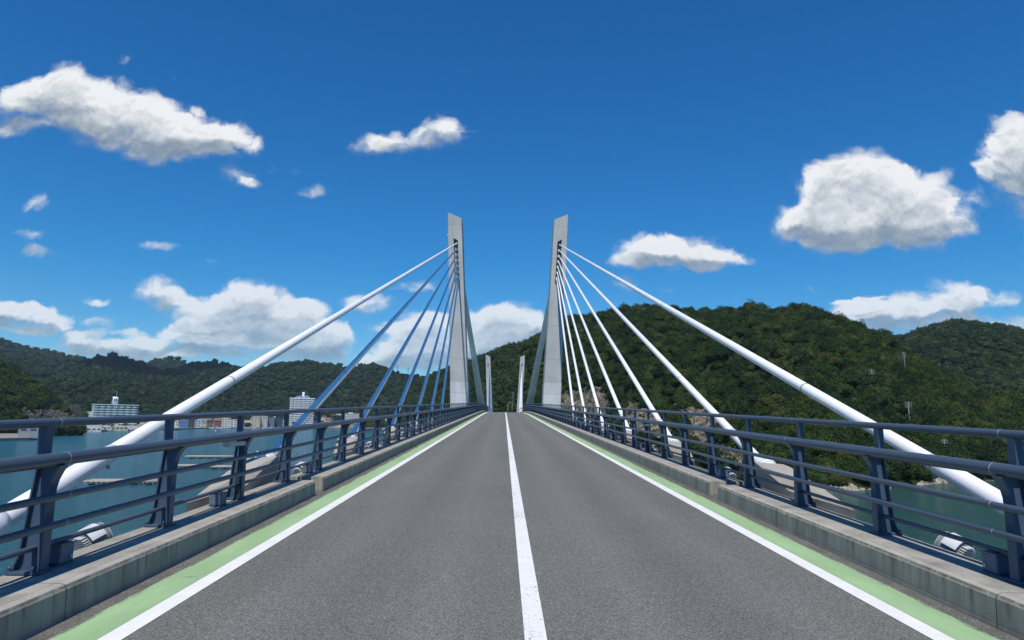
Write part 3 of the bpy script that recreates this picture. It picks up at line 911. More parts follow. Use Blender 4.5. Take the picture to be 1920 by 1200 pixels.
def build_rail_lamp(side, Y, label):
    z = road_z(Y) + KERB_TOP
    root = empty('railing_lamp', (side * 3.66, Y, z), label, 'lamp', 'lamps under the main rails')
    MB().bevel_box(-.045, .045, -.62, -.06, .70, .755, .008).build('lamp_housing', M_STEEL, root)
    MB().box(-.032, .032, -.60, -.08, .694, .699).build('diffuser', M_GLASS, root)
    MB().tube([(0.03 * side, -.075, .70), (.03 * side, -.07, .45), (.05 * side, -.07, .2), (.05 * side, -.075, .0)], .014, 8).build('conduit', M_DARK, root)
    return root
build_rail_lamp(-1, 9.36, 'slim grey lamp slung under the left main rail at the third post')
build_rail_lamp(1, 19.21, 'slim grey lamp slung under the right main rail by the third cable')

# ------------------------------------------------------------------ hills
# skyline tables: photo x, photo y of the tree tops, distance of ridge, distance of foot
HILLS = {
 'near_right_hill': dict(sky=[(985,640,420,335),(1020,622,420,320),(1060,604,415,290),(1110,590,410,258),(1164,577,405,228),(1202,570,400,212),(1260,573,395,196),(1310,575,392,184),(1360,575,390,172),(1405,569,388,164),(1450,577,386,158),(1490,570,384,155),(1527,576,382,153),(1548,581,378,152),(1591,596,372,153),(1612,606,368,156),(1655,621,360,162),(1706,658,345,176),(1740,676,338,182),(1805,718,325,194),(1869,736,318,206),(1920,753,312,216),(2020,778,300,232),(2150,795,290,250)],
    foot=-10.9, tree=6.5, crown=(1.5, 3.3), n=8200, lod='near', cov=1.15, prof=.85, rough=5.0, back=1.4),
 'centre_hill': dict(sky=[(770,712,1250,900),(798,703,1150,820),(812,696,1080,760),(830,689,1000,700),(844,685,940,640),(870,676,850,560),(891,668,780,500),(912,659,730,440),(940,649,690,390),(950,643,680,370),(975,638,660,360),(996,628,650,360),(1010,621,645,365),(1040,600,640,380),(1062,586,640,390),(1100,585,630,400),(1135,580,620,400),(1164,576,610,400),(1200,585,600,400)],
    foot=-11, tree=7.5, crown=(2.8, 4.6), n=7000, lod='mid', cov=1.1, prof=.9, rough=9.0, back=1.4),
 'far_right_hill': dict(sky=[(1560,660,1050,640),(1620,645,1050,620),(1659,628,1040,600),(1698,622,1030,590),(1740,607,1020,580),(1766,599,1010,570),(1792,595,1000,560),(1826,599,1000,550),(1869,603,1000,550),(1920,611,1000,550),(2000,622,1000,560),(2120,640,1000,560)],
    foot=-11, tree=8, crown=(3.0, 5.2), n=5600, lod='mid', cov=1.1, prof=1.0, rough=12.0, back=1.3),
 'left_headland': dict(sky=[(-120,632,700,515),(-60,650,690,515),(0,669,680,520),(21,679,670,525),(42,693,665,527),(63,709,660,531),(83,724,650,537),(104,743,640,545),(121,756,630,553),(133,767,620,561),(144,785,612,570),(156,800,608,580)],
    foot=-9.6, tree=6.5, crown=(2.6, 4.4), n=2000, lod='mid', cov=1.0, prof=.9, rough=7.0, back=1.5),
 'town_hill': dict(sky=[(60,730,1300,900),(100,712,1380,940),(146,698,1450,980),(171,692,1480,1000),(208,694,1500,1020),(240,696,1520,1050),(258,703,1540,1080),(292,702,1550,1120),(333,702,1560,1150),(354,700,1560,1180),(400,692,1580,1230),(440,684,1600,1270),(470,684,1610,1290),(500,684,1610,1300),(540,675,1620,1310),(575,673,1620,1320),(620,679,1620,1330),(655,685,1610,1330),(680,682,1600,1330),(700,679,1590,1320),(715,683,1580,1320),(730,692,1560,1320),(750,706,1530,1300),(775,724,1480,1260),(800,742,1420,1220),(840,760,1350,1180),(880,774,1300,1150)],
    foot=-8, tree=9, crown=(5.0, 8.0), n=6800, lod='far', cov=1.1, prof=.95, rough=16.0, back=1.25),
 'middle_left_hill': dict(sky=[(-120,668,1950,1300),(0,662,1950,1320),(60,668,1950,1380),(104,672,1950,1420),(150,674,1960,1440),(167,672,1960,1450),(177,668,1960,1460),(194,663,1960,1480),(208,662,1960,1490),(225,663,1960,1500),(240,668,1950,1520),(256,674,1950,1530),(271,679,1950,1540),(300,690,1940,1560),(330,688,1950,1560),(354,679,1960,1560),(362,677,1960,1560),(375,675,1960,1560),(396,674,1960,1570),(420,676,1960,1580),(450,684,1950,1600),(520,695,1950,1600),(640,690,1950,1600),(700,686,1950,1600),(734,692,1950,1580),(755,697,1950,1560),(771,700,1940,1540),(780,700,1940,1520),(798,702,1930,1500),(830,712,1900,1480),(870,730,1850,1450)],
    foot=-8, tree=10, crown=(6.0, 9.5), n=5200, lod='far', cov=1.0, prof=1.1, rough=22.0, back=1.2),
 'far_left_hill': dict(sky=[(-160,600,2700,1800),(-60,617,2700,1800),(0,632,2650,1820),(21,637,2640,1820),(52,648,2620,1840),(77,653,2600,1850),(104,656,2580,1850),(125,661,2560,1860),(146,667,2540,1880),(165,672,2520,1900),(220,684,2500,1950),(270,680,2500,1960),(281,675,2500,1960),(296,670,2500,1960),(312,668,2500,1960),(333,669,2500,1960),(346,673,2500,1960),(360,680,2500,1960),(420,694,2500,1960)],
    foot=-8, tree=12, crown=(8.0, 12.0), n=3000, lod='far', cov=1.0, prof=1.1, rough=30.0, back=1.2),
}
HILL_WORDS = {'near_right_hill': 'hill', 'centre_hill': 'hill', 'far_right_hill': 'hill', 'left_headland': 'hill', 'town_hill': 'hill', 'middle_left_hill': 'hill', 'far_left_hill': 'hill'}
class Hill:
    def __init__(self, name, spec):
        self.name = name; self.s = spec
        self.xs = [p[0] for p in spec['sky']]
        self.seed = sum(map(ord, name)) % 97
    def params(self, x):
        y, Dr, Df = lerp_table(self.s['sky'], x)
        return y, Dr, Df
    def point(self, x, t):
        """t 0 at the foot, 1 at the ridge, above 1 on the back."""
        s = self.s
        y, Dr, Df = self.params(x)
        top = at_dist(x, y, Dr)
        zr = top[2] - s['tree'] * .8
        d = ray(x, y); hx, hy = d[0], d[1]; L = sqrt(hx * hx + hy * hy); hx /= L; hy /= L
        if t <= 1:
            D = Df + (Dr - Df) * t
            h = t ** s['prof']
            h = h * .75 + .25 * (3 * t * t - 2 * t ** 3)
            z = s['foot'] + (zr - s['foot']) * h
        else:
            D = Dr + (Dr - Df) * (t - 1)
            z = zr - (zr - s['foot']) * min(1, ((t - 1) / (s['back'] - 1 + .15))) ** 1.5 * .6
        X, Y = EYE[0] + hx * D, EYE[1] + hy * D
        env = min(1, max(0, 4 * t * (1 - t))) if t < 1 else 0
        sc = 1.0 / (s['rough'] * 7)
        z += env * s['rough'] * (fbm(X * sc, Y * sc, self.seed, 5) * 1.2 + .5 * fbm(X * sc * 4, Y * sc * 4, self.seed, 3))
        return X, Y, z
    def t_for_pixel(self, x, y):
        lo, best = 0, None
        prev = None
        for k in range(101):
            t = k / 100
            P = self.point(x, t); py = project(P)[1]
            if py <= y: return t
        return 1.0
    def build(self):
        x0, x1 = self.xs[0], self.xs[-1]
        nx = int(min(240, max(60, (x1 - x0) / 5))); nt = 46
        v = []; f = []
        for i in range(nx + 1):
            x = x0 + (x1 - x0) * i / nx
            for j in range(nt + 1):
                v.append(self.point(x, j / nt * self.s['back']))
        for i in range(nx):
            for j in range(nt):
                a = i * (nt + 1) + j
                f.append((a, a + nt + 1, a + nt + 2, a + 1))
        me = bpy.data.meshes.new('hill'); me.from_pydata(v, [], f); me.materials.append(M_SOIL)
        me.polygons.foreach_set('use_smooth', [True] * len(f)); me.update()
        o = link('hill', me); tag(o, kind='structure')
        return o

# crowns: lumpy masses of small leaf clumps
def crown_mesh(name, seed, nleaf, leaf, mat, core=True, lobes=9):
    rg = random.Random(seed)
    L = []
    for k in range(lobes):
        a = rg.uniform(0, 2 * pi); r = rg.uniform(.0, .62) ** .8
        L.append((Vector((cos(a) * r, sin(a) * r, rg.uniform(.28, 1.05) * (1.05 - .45 * r))), rg.uniform(.30, .50), rg.random()))
    v = []; f = []; tone = []
    for k in range(nleaf):
        c, r, tn = L[rg.randrange(lobes)]
        while True:
            d = Vector((rg.gauss(0, 1), rg.gauss(0, 1), rg.gauss(.35, 1)))
            if d.length > .1: break
        d.normalize()
        p = c + d * r * rg.uniform(.72, 1.12)
        nrm = (d + Vector((rg.gauss(0, .45), rg.gauss(0, .45), rg.gauss(.25, .45)))).normalized()
        a = nrm.orthogonal().normalized(); a.rotate(Matrix.Rotation(rg.uniform(0, 6.28), 3, nrm)); b = nrm.cross(a)
        s1, s2 = leaf * rg.uniform(.6, 1.25), leaf * rg.uniform(.45, 1.0)
        o = len(v)
        v += [p - a * s1, p - b * s2 + nrm * s1 * .15, p + a * s1, p + b * s2 + nrm * s1 * .1]
        f.append((o, o + 1, o + 2, o + 3))
        tone += [min(1, max(0, tn * .75 + rg.uniform(0, .25)))] * 4
    if core:
        bm = bmesh.new(); bmesh.ops.create_icosphere(bm, subdivisions=2, radius=1.0)
        o = len(v)
        for vv in bm.verts:
            q = vv.co.copy()
            best = .35
            for c, r, tn in L:
                # push the core out towards each lobe
                dd = max(0, q.dot((c - Vector((0, 0, .55))))) 
                best = max(best, min(.8, .34 + dd * .75))
            q2 = Vector((q.x * best, q.y * best, .55 + q.z * best * .8))
            v.append(q2); tone.append(.12)
        bm.verts.index_update()
        f += [tuple(x.index + o for x in ff.verts) for ff in bm.faces]
        bm.free()
    me = bpy.data.meshes.new(name); me.from_pydata([tuple(p) for p in v], [], f)
    at = me.attributes.new('tone', 'FLOAT', 'POINT'); at.data.foreach_set('value', tone)
    me.materials.append(mat); me.update()
    return me
CROWNS = {
 'near': [crown_mesh('crown_near', 10 + k, 1500, .068, M_LEAF, lobes=13) for k in range(6)],
 'mid': [crown_mesh('crown_mid', 30 + k, 420, .115, M_LEAF, lobes=11) for k in range(5)],
 'far': [crown_mesh('crown_far', 50 + k, 150, .19, M_LEAFF) for k in range(5)],
}
def trunk_mesh():
    mb = MB()
    mb.tube([(0, 0, -.5), (.02, .01, .15), (.05, 0, .45), (.02, .05, .8)], [.06, .05, .035, .015], 6)
    for a in (0.4, 2.3, 4.2):
        mb.tube([(.03, 0, .25 + .05 * a), (cos(a) * .25, sin(a) * .25, .55), (cos(a) * .45, sin(a) * .45, .75)], [.028, .018, .008], 5)
    return mb.mesh('trunk', M_BARK)
TRUNK = trunk_mesh()

def forest_object(name, pts, scales, lod, label):
    me = bpy.data.meshes.new(name)
    me.from_pydata([tuple(p) for p in pts], [], [])
    n = len(pts)
    rg = np.random.RandomState(len(name) + n)
    a = me.attributes.new('size', 'FLOAT_VECTOR', 'POINT')
    sz = np.array(scales, float).repeat(3).reshape(-1, 3) * np.stack([rg.uniform(.85, 1.2, n), rg.uniform(.85, 1.2, n), rg.uniform(.8, 1.25, n)], 1)
    a.data.foreach_set('vector', sz.ravel().astype(np.float32))
    a = me.attributes.new('turn', 'FLOAT_VECTOR', 'POINT')
    tr = np.stack([rg.normal(0, .08, n), rg.normal(0, .08, n), rg.uniform(0, 6.28, n)], 1)
    a.data.foreach_set('vector', tr.ravel().astype(np.float32))
    a = me.attributes.new('pick', 'INT', 'POINT')
    a.data.foreach_set('value', rg.randint(0, len(CROWNS[lod]), n).astype(np.int32))
    o = link(name, me)
    ng = bpy.data.node_groups.new(name + '_nodes', 'GeometryNodeTree')
    ng.interface.new_socket('Geometry', in_out='INPUT', socket_type='NodeSocketGeometry')
    ng.interface.new_socket('Geometry', in_out='OUTPUT', socket_type='NodeSocketGeometry')
    gi = ng.nodes.new('NodeGroupInput'); go = ng.nodes.new('NodeGroupOutput')
    iop = ng.nodes.new('GeometryNodeInstanceOnPoints')
    join = ng.nodes.new('GeometryNodeGeometryToInstance')
    for k in reversed(range(len(CROWNS[lod]))):
        oi = ng.nodes.new('GeometryNodeObjectInfo')
        oi.inputs['Object'].default_value = crown_source(lod, k)
        ng.links.new(oi.outputs['Geometry'], join.inputs[0])
    def attr(nm, ty):
        nd = ng.nodes.new('GeometryNodeInputNamedAttribute'); nd.data_type = ty; nd.inputs[0].default_value = nm
        return nd.outputs[0]
    e2r = ng.nodes.new('FunctionNodeEulerToRotation')
    ng.links.new(attr('turn', 'FLOAT_VECTOR'), e2r.inputs[0])
    ng.links.new(gi.outputs[0], iop.inputs['Points'])
    ng.links.new(join.outputs[0], iop.inputs['Instance'])
    iop.inputs['Pick Instance'].default_value = True
    ng.links.new(attr('pick', 'INT'), iop.inputs['Instance Index'])
    ng.links.new(e2r.outputs[0], iop.inputs['Rotation'])
    ng.links.new(attr('size', 'FLOAT_VECTOR'), iop.inputs['Scale'])
    ng.links.new(iop.outputs[0], go.inputs[0])
    md = o.modifiers.new('trees', 'NODES'); md.node_group = ng
    tag(o, label, 'forest', None, 'stuff')
    return o
SRC = {}
def crown_source(lod, k):
    if (lod, k) not in SRC:
        SRC[(lod, k)] = bpy.data.objects.new('crown_source', CROWNS[lod][k])   # stays out of the scene
    return SRC[(lod, k)]

ROCK_ZONES = [ # hill, photo outline, push
 ('near_right_hill', [(1046,742),(1062,728),(1084,731),(1100,722),(1118,722),(1138,736),(1147,752),(1142,772),(1128,790),(1090,792),(1060,786),(1045,770)], 3.5),
 ('near_right_hill', [(1166,768),(1178,756),(1196,754),(1212,766),(1232,770),(1246,790),(1262,806),(1256,822),(1226,822),(1196,812),(1174,796)], 3.5),
 ('near_right_hill', [(1268,766),(1290,760),(1318,764),(1340,768),(1362,766),(1384,772),(1372,790),(1350,800),(1336,826),(1310,836),(1288,824),(1274,800)], 3.0),
 ('near_right_hill', [(1338,840),(1362,834),(1392,842),(1412,858),(1402,874),(1366,874),(1342,862)], 2.5),
 ('left_headland', [(34,772),(46,764),(60,768),(80,762),(100,766),(122,768),(140,782),(146,802),(90,806),(36,806)], 7.0),
]
def in_poly(x, y, poly):
    c = False; n = len(poly)
    for i in range(n):
        (x1, y1), (x2, y2) = poly[i], poly[(i + 1) % n]
        if (y1 > y) != (y2 > y) and x < (x2 - x1) * (y - y1) / (y2 - y1) + x1: c = not c
    return c
def poly_dist(x, y, poly):
    best = 1e9; n = len(poly)
    for i in range(n):
        (x1, y1), (x2, y2) = poly[i], poly[(i + 1) % n]
        L2 = (x2 - x1) ** 2 + (y2 - y1) ** 2
        k = max(0, min(1, ((x - x1) * (x2 - x1) + (y - y1) * (y2 - y1)) / L2))
        best = min(best, math.hypot(x - x1 - k * (x2 - x1), y - y1 - k * (y2 - y1)))
    return best

HILL_OBJ = {}
TREES = []        # individually built trees: (P, radius, hill)
FOREST_LABEL = {'near_right_hill': 'dense wood covering the hill right of the bridge', 'centre_hill': 'wooded hillside behind the far end of the bridge',
 'far_right_hill': 'wooded hill behind on the far right', 'left_headland': 'wood on the small headland at the far left', 'town_hill': 'wooded hillside above the harbour town',
 'middle_left_hill': 'wooded hills behind the town hill', 'far_left_hill': 'wooded mountain slope farthest left'}
for name, spec in HILLS.items():
    H = Hill(name, spec); HILL_OBJ[name] = H
    H.build()
    rg = random.Random(H.seed)
    zones = [z[1] for z in ROCK_ZONES if z[0] == name]
    pts, sc = [], []
    x0, x1 = H.xs[0], H.xs[-1]
    tries = 0
    while len(pts) < spec['n'] and tries < spec['n'] * 3:
        tries += 1
        x = rg.uniform(x0, x1)
        y, Dr, Df = H.params(x)
        # uniform over area: density grows with distance
        u = rg.random()
        D = sqrt(Df * Df + u * ((Dr * 1.04) ** 2 - Df * Df))
        t = (D - Df) / (Dr - Df)
        P = H.point(x, t)
        if P[2] < WATER_Z + (.45 if name == 'near_right_hill' else 1.5): continue
        px, py = project((P[0], P[1], P[2] + 1.5))
        if any(in_poly(px, py, z) and poly_dist(px, py, z) > 2.0 for z in zones) : continue
        r = spec['crown'][0] * .85 + (spec['crown'][1] * 1.2 - spec['crown'][0] * .85) * rg.random() ** 1.5
        if t > .93: r *= rg.uniform(.9, 1.45) if spec['lod'] == 'near' else rg.uniform(.6, .95)
        pts.append((P[0], P[1], P[2] - .15 * r)); sc.append(r)
    if name == 'near_right_hill':
        info = []
        for k, (p, r) in enumerate(zip(pts, sc)):
            px, py = project(p); D = math.hypot(p[0], p[1])
            if 1050 < px < 1915 and py < 893: info.append((r / D, k))
        info.sort(reverse=True)
        chosen = set(k for _, k in info[:300])
        TREES += [(pts[k], sc[k]) for k in chosen]
        pts = [p for k, p in enumerate(pts) if k not in chosen]; sc = [p for k, p in enumerate(sc) if k not in chosen]
    forest_object('forest', pts, sc, spec['lod'], FOREST_LABEL[name])

def build_trees():
    rg = random.Random(5)
    for P, r in TREES:
        low = P[2] < WATER_Z + 9
        lab = ('broadleaf tree low on the right hill, close above the shore or rock faces', 'trees low on the right hill') if low else \
              ('broadleaf tree part way up the wooded slope of the right hill', 'trees up the slope of the right hill')
        o = empty('broadleaf_tree', P, lab[0], 'tree', lab[1], rg.uniform(0, 6.28))
        o.scale = (r * rg.uniform(.9, 1.15), r * rg.uniform(.9, 1.15), r * rg.uniform(.85, 1.25))
        link('trunk', TRUNK, o)
        link('crown', CROWNS['near'][rg.randrange(6)], o)
build_trees()
def ridge_trees():
    H = HILL_OBJ['near_right_hill']
    for k, (x, r, lb) in enumerate(((1405, 4.6, 'broad crowned tree standing tallest on the ridge of the right hill'), (1212, 3.6, 'round ridge tree where the topmost right cable crosses the skyline'), (1325, 3.4, 'ridge tree left of the tallest ridge tree'),
                  (1490, 3.9, 'domed tree on the second ridge bump right of the tallest tree'), (1545, 3.0, 'ridge tree just before the slope falls right'), (1598, 3.2, 'lone tree on the falling ridge line beside the white cloud'))):
        P = H.point(x, .985)
        o = empty('broadleaf_tree', (P[0], P[1], P[2]), lb, 'tree', 'trees on the ridge of the right hill', k)
        o.scale = (r * 1.15, r * 1.15, r * 1.25)
        link('trunk', TRUNK, o); link('crown', CROWNS['near'][k % 6], o)
ridge_trees()

def build_cliffs():
    labs = ['tan rock face beside the right tower behind the steepest cables', 'tan rock face behind the third and fourth right cables',
            'broken tan rock face above the right railing near the second cable', 'low tan rock behind the right railing near the floodlight', 'grey quarried rock face under the headland at far left']
    for (hill, poly, push), lab in zip(ROCK_ZONES, labs):
        H = HILL_OBJ[hill]
        xs = [p[0] for p in poly]; ys = [p[1] for p in poly]
        nx, ny = 56, 40
        x0, x1, y0, y1 = min(xs) - 5, max(xs) + 5, min(ys) - 5, max(ys) + 5
        cols = []
        for i in range(nx + 1):
            x = x0 + (x1 - x0) * i / nx
            tab = []
            for k in range(0, 81):
                t = k / 80; P = H.point(x, t); tab.append((project(P)[1], math.hypot(P[0] - EYE[0], P[1] - EYE[1])))
            # monotone: nearest surface seen at each height
            yy = []; dd = []; cur = 1e9
            for py, D in tab:
                if py < cur: cur = py; yy.append(py); dd.append(D)
            cols.append((yy[::-1], dd[::-1]))
        v = []; f = []
        for i in range(nx + 1):
            x = x0 + (x1 - x0) * i / nx
            for j in range(ny + 1):
                y = y0 + (y1 - y0) * j / ny
                yy, dd = cols[i]
                D = float(np.interp(y, yy, dd))
                e = poly_dist(x, y, poly) * (1 if in_poly(x, y, poly) else -1)
                e += 3.5 * fbm(x * .12, y * .12, 3, 4)
                k = max(0.0, min(1.0, (e + 2) / 5))
                X = ray(x, y)
                rid = 1 - abs(fbm(x * .05, y * .03, 9, 5)) * 1.6
                rid2 = fbm(x * .22, y * .16, 4, 4) * (.35 if hill == 'left_headland' else 1)
                D2 = D + 1.5 - k * (1.5 + push * (.35 + .65 * rid) + rid2 * push * .35)
                v.append(tuple(at_dist(x, y, D2)))
        for i in range(nx):
            for j in range(ny):
                a = i * (ny + 1) + j
                f.append((a, a + 1, a + ny + 2, a + ny + 1))
        mb = MB(); mb.v = v; mb.f = f; mb.s = [False] * len(f)
        o = mb.build('rock_face', M_ROCKG if hill == 'left_headland' else M_ROCK)
        tag(o, lab, 'rock face', 'bare rock faces on the hills')
build_cliffs()

def build_shore():
    # pale rocky beach at the foot of the right hill
    H = HILL_OBJ['near_right_hill']; v = []; f = []
    N = 150; M = 8
    for i in range(N + 1):
        x = 1480 + (2060 - 1480) * i / N
        _, Dr, Df = H.params(x)
        for j in range(M + 1):
            k = j / M
            D = Df - 4.5 + 11 * k + 2.2 * fbm(x * .035, 1.7, 2, 4)
            z = WATER_Z - .35 + 2.0 * k + (.55 * fbm(x * .2, k * 5, 8, 3) + .35 * fbm(x * .7, k * 9, 3, 2)) * (.3 + k)
            d = ray(x, 900); L = math.hypot(d[0], d[1])
            v.append((EYE[0] + d[0] / L * D, EYE[1] + d[1] / L * D, z))
    for i in range(N):
        for j in range(M):
            a = i * (M + 1) + j
            f.append((a, a + M + 1, a + M + 2, a + 1))
    mb = MB(); mb.v = v; mb.f = f; mb.s = [False] * len(f)
    tag(mb.build('beach', M_BEACH), kind='structure')
    # low stone jetty on the right
    a = at_z(1752, 899.5, WATER_Z + .5); b = at_z(1838, 900.5, WATER_Z + .5)
    d = Vector(b - a); d.z = 0; L = d.length
    root = empty('stone_jetty', (a[0], a[1], WATER_Z), 'low pale stone jetty at the foot of the right hill', 'jetty', rz=atan2(d.y, d.x))
    mb = MB().prism([(-.0, -.5), (0, .45), (2.6, .55), (3.2, -.5)], 'x', 0, L)
    mb.build('jetty_wall', M_BEACH, root)
    mb = MB()
    for k in range(int(L / .8)):
        rg = random.Random(k); mb.bevel_box(k * .8, k * .8 + rg.uniform(.5, .75), -.9 + rg.uniform(-.2, .2), -.05, -.5, rg.uniform(.0, .35), .1)
    mb.build('armour_stones', M_BEACH, root)
build_shore()

# ------------------------------------------------------------------ town across the water
TOWN_D = [(-60,430),(60,455),(110,560),(160,700),(200,760),(300,860),(380,1000),(440,1080),(520,1120),(600,1180),(700,1230),(800,1250),(880,1200)]
def town_D(x): return lerp_table(TOWN_D, x)[0]
LAND_Z = WATER_Z + 1.4
def build_land():
    v = []; f = []; N = 120
    for i in range(N + 1):
        x = -60 + 950 * i / N; D = town_D(x)
        d = ray(x, 800); L = math.hypot(d[0], d[1]); hx, hy = d[0] / L, d[1] / L
        for DD, z in ((D, WATER_Z - 1), (D, LAND_Z), (D + 40, LAND_Z + .3), (D + 420, LAND_Z + 5)):
            v.append((EYE[0] + hx * DD, EYE[1] + hy * DD, z))
    for i in range(N):
        for j in range(3):
            a = i * 4 + j; f.append((a, a + 4, a + 5, a + 1))
    mb = MB(); mb.v = v; mb.f = f; mb.s = [False] * len(f)
    tag(mb.build('quay_ground', material('quay_concrete', m_concrete, col=(.24, .22, .19), grain=.05)), kind='structure')
build_land()

def facing(x):
    d = ray(x, 800); return atan2(d[1], d[0]) - pi / 2
def off_axis(x):
    d = ray(x, 800); d = d / np.linalg.norm(d); return float(d @ AX_F)
def px_m(D, x, wide=False):        # metres per photo pixel at distance D, for heights or for widths facing the viewer
    c = off_axis(x); return D * c * (c if wide else 1.0) / FPX
def build_house(x0, x1, yt, yb, back, wall, roofc, style, label, rows=None):
    xc = (x0 + x1) / 2; D = town_D(xc) + back
    base = at_dist(xc, yb, D); zb = base[2]
    w = (x1 - x0) * px_m(D, xc, True); h = (yb - yt) * px_m(D, xc); dep = max(7, min(16, w * .8))
    zb = max(LAND_Z - .5, zb)
    root = empty('house', (base[0], base[1], zb), label, 'house', 'houses of the harbour town', facing(xc))
    hw = h if style == 'flat' else h * .72
    MB().box(-w / 2, w / 2, 0, dep, -3, hw).build('wall', wall_mat(wall), root)
    rm = wall_mat(roofc)
    if style == 'flat':
        MB().box(-w / 2 - .25, w / 2 + .25, -.25, dep + .25, hw + .002, hw + .5).build('roof', rm, root)
        if w > 12:
            MB().box(-w * .2, w * .1, dep * .3, dep * .7, hw + .5, hw + 2.6).build('roof_hut', wall_mat(wall), root)
    elif style == 'gable':
        MB().prism([(-w / 2 - .4, hw), (w / 2 + .4, hw), (0, h)], 'y', -.5, dep + .5).build('roof', rm, root)
    else:
        MB().prism([(-.6, hw), (dep + .6, hw), (dep * .5, h)], 'x', -w / 2 - .4, w / 2 + .4).build('roof', rm, root)
    n = rows if rows is not None else max(1, int(hw / 2.9))
    k = max(2, int(w / 3.2))
    for r in range(n):
        z = .9 + r * (hw - .4) / n
        for c in range(k):
            xx = -w / 2 + (c + .5) * w / k
            ww = w / k * .30
            MB().box(xx - ww, xx + ww, -.06, .02, z, z + 1.25).build('window', M_GLASS, root)
    return root
W_ = (.62, .62, .60); CR = (.55, .50, .38); GY = (.30, .31, .32); BR = (.20, .13, .09); RD = (.38, .05, .05); NV = (.045, .055, .08); BG = (.16, .20, .25); BL = (.10, .22, .42); DK = (.06, .06, .065); TN = (.38, .33, .26); LB = (.42, .52, .62)
HOUSES = [
 (34,72,800,811,4,GY,GY,'flat','long grey waterside shed below the rock face'),
 (142,190,797,809,10,W_,W_,'flat','long white hall with dark openings left of the teal hotel'),
 (192,240,802,808,3,CR,W_,'flat','low cream quayside building in front of the teal hotel'),
 (262,272,781,800,60,CR,GY,'flat','cream block just right of the teal hotel'),
 (274,284,784,799,40,W_,BR,'ridge','small white house with a brown roof right of the teal hotel'),
 (286,297,783,800,70,TN,DK,'ridge','tan house with dark roof between the teal hotel and red roof'),
 (298,310,786,800,30,W_,GY,'flat','white block left of the red roofed hall'),
 (310,334,773,799,80,W_,RD,'ridge','hall with a large bright red roof by the first cable'),
 (337,352,788,801,20,BL,LB,'flat','blue walled waterside building right of the red roofed hall'),
 (352,365,787,801,24,DK,DK,'flat','black fronted building between blue and pale blue ones'),
 (365,376,788,801,20,LB,W_,'flat','pale blue building beside the black fronted one'),
 (377,387,787,802,20,CR,GY,'gable','cream gabled house left of the brown ones'),
 (387,400,786,801,20,BR,DK,'ridge','dark brown house with a white upper window wall'),
 (401,415,784,801,24,(.24,.10,.07),BR,'ridge','red brown tiled building on the quay'),
 (415,431,784,801,18,W_,W_,'flat','white boxy building with dark ground floor on the quay'),
 (431,444,786,801,18,W_,RD,'flat','white building painted with red swooshes'),
 (448,457,790,802,30,GY,BR,'gable','small grey gabled house behind a railing post'),
 (458,470,789,801,44,W_,GY,'ridge','small white house half hidden by trees on the quay'),
 (471,487,781,801,18,CR,W_,'flat','cream three storey building with white parapet'),
 (487,501,781,801,18,(.5,.5,.48),W_,'flat','off white terraced building with balconies'),
 (501,514,783,801,18,BG,BG,'flat','blue grey three storey building on the quay'),
 (514,530,784,801,18,NV,NV,'flat','dark navy building with rows of windows'),
 (531,539,788,802,25,W_,GY,'ridge','narrow white house left of the tall white hotel'),
 (588,600,785,803,40,W_,BR,'ridge','white house right of the tall white hotel'),
 (601,613,778,793,140,W_,BR,'gable','white gabled house up the bank right of the tall hotel'),
 (609,625,785,797,80,GY,DK,'ridge','low house with wide dark roof near the tall hotel'),
 (620,630,777,788,160,BR,BR,'flat','brown block high in the town'),
 (629,640,776,788,170,W_,GY,'ridge','white house with pale hipped roof high in the town'),
 (627,643,791,804,30,W_,DK,'ridge','white waterside house left of the long grey building'),
 (644,673,776,792,110,(.45,.47,.47),W_,'flat','long grey flat roofed school like building'),
 (650,664,794,805,20,TN,DK,'gable','tan gabled boathouse on the shore'),
 (676,690,783,796,120,CR,RD,'ridge','cream house with red roof left of the blue roof'),
 (692,704,776,788,180,BR,(.3,.09,.06),'ridge','brown house with rust red roof up the hill foot'),
 (705,719,779,789,150,LB,(.05,.22,.6),'ridge','house with bright blue roof'),
 (716,726,773,784,200,W_,(.3,.09,.06),'gable','white gabled house with red roof high on the right'),
 (722,738,786,799,90,TN,GY,'ridge','tan house with grey roof right of the blue roof'),
 (742,756,784,797,80,W_,GY,'flat','white flat block far right in the town'),
 (760,774,786,798,60,GY,DK,'ridge','grey house with dark roof at the right end of town'),
 (780,794,784,796,70,CR,BR,'ridge','cream house with brown roof near the left tower'),
 (806,820,780,792,90,W_,GY,'ridge','last white house beside the left tower foot'),
]
for hs in HOUSES: build_house(*hs)
rg = random.Random(12)
xx = 262.0
while xx < 846:
    wd = rg.uniform(8, 14)
    if not (532 < xx < 596):
        yb = 797 - rg.uniform(0, 5); 
        build_house(xx, xx + wd, yb - rg.uniform(8, 12), yb, rg.uniform(70, 210), rg.choice((W_, CR, GY, TN, W_, (.45, .42, .36), LB, BR)), rg.choice((DK, GY, BR, (.12, .09, .08), (.22, .10, .07), (.10, .12, .15))), rg.choice(('ridge', 'gable', 'ridge', 'flat')), 'small house in the crowded rows behind the waterfront buildings', 2)
    xx += wd + rg.uniform(0, 5)

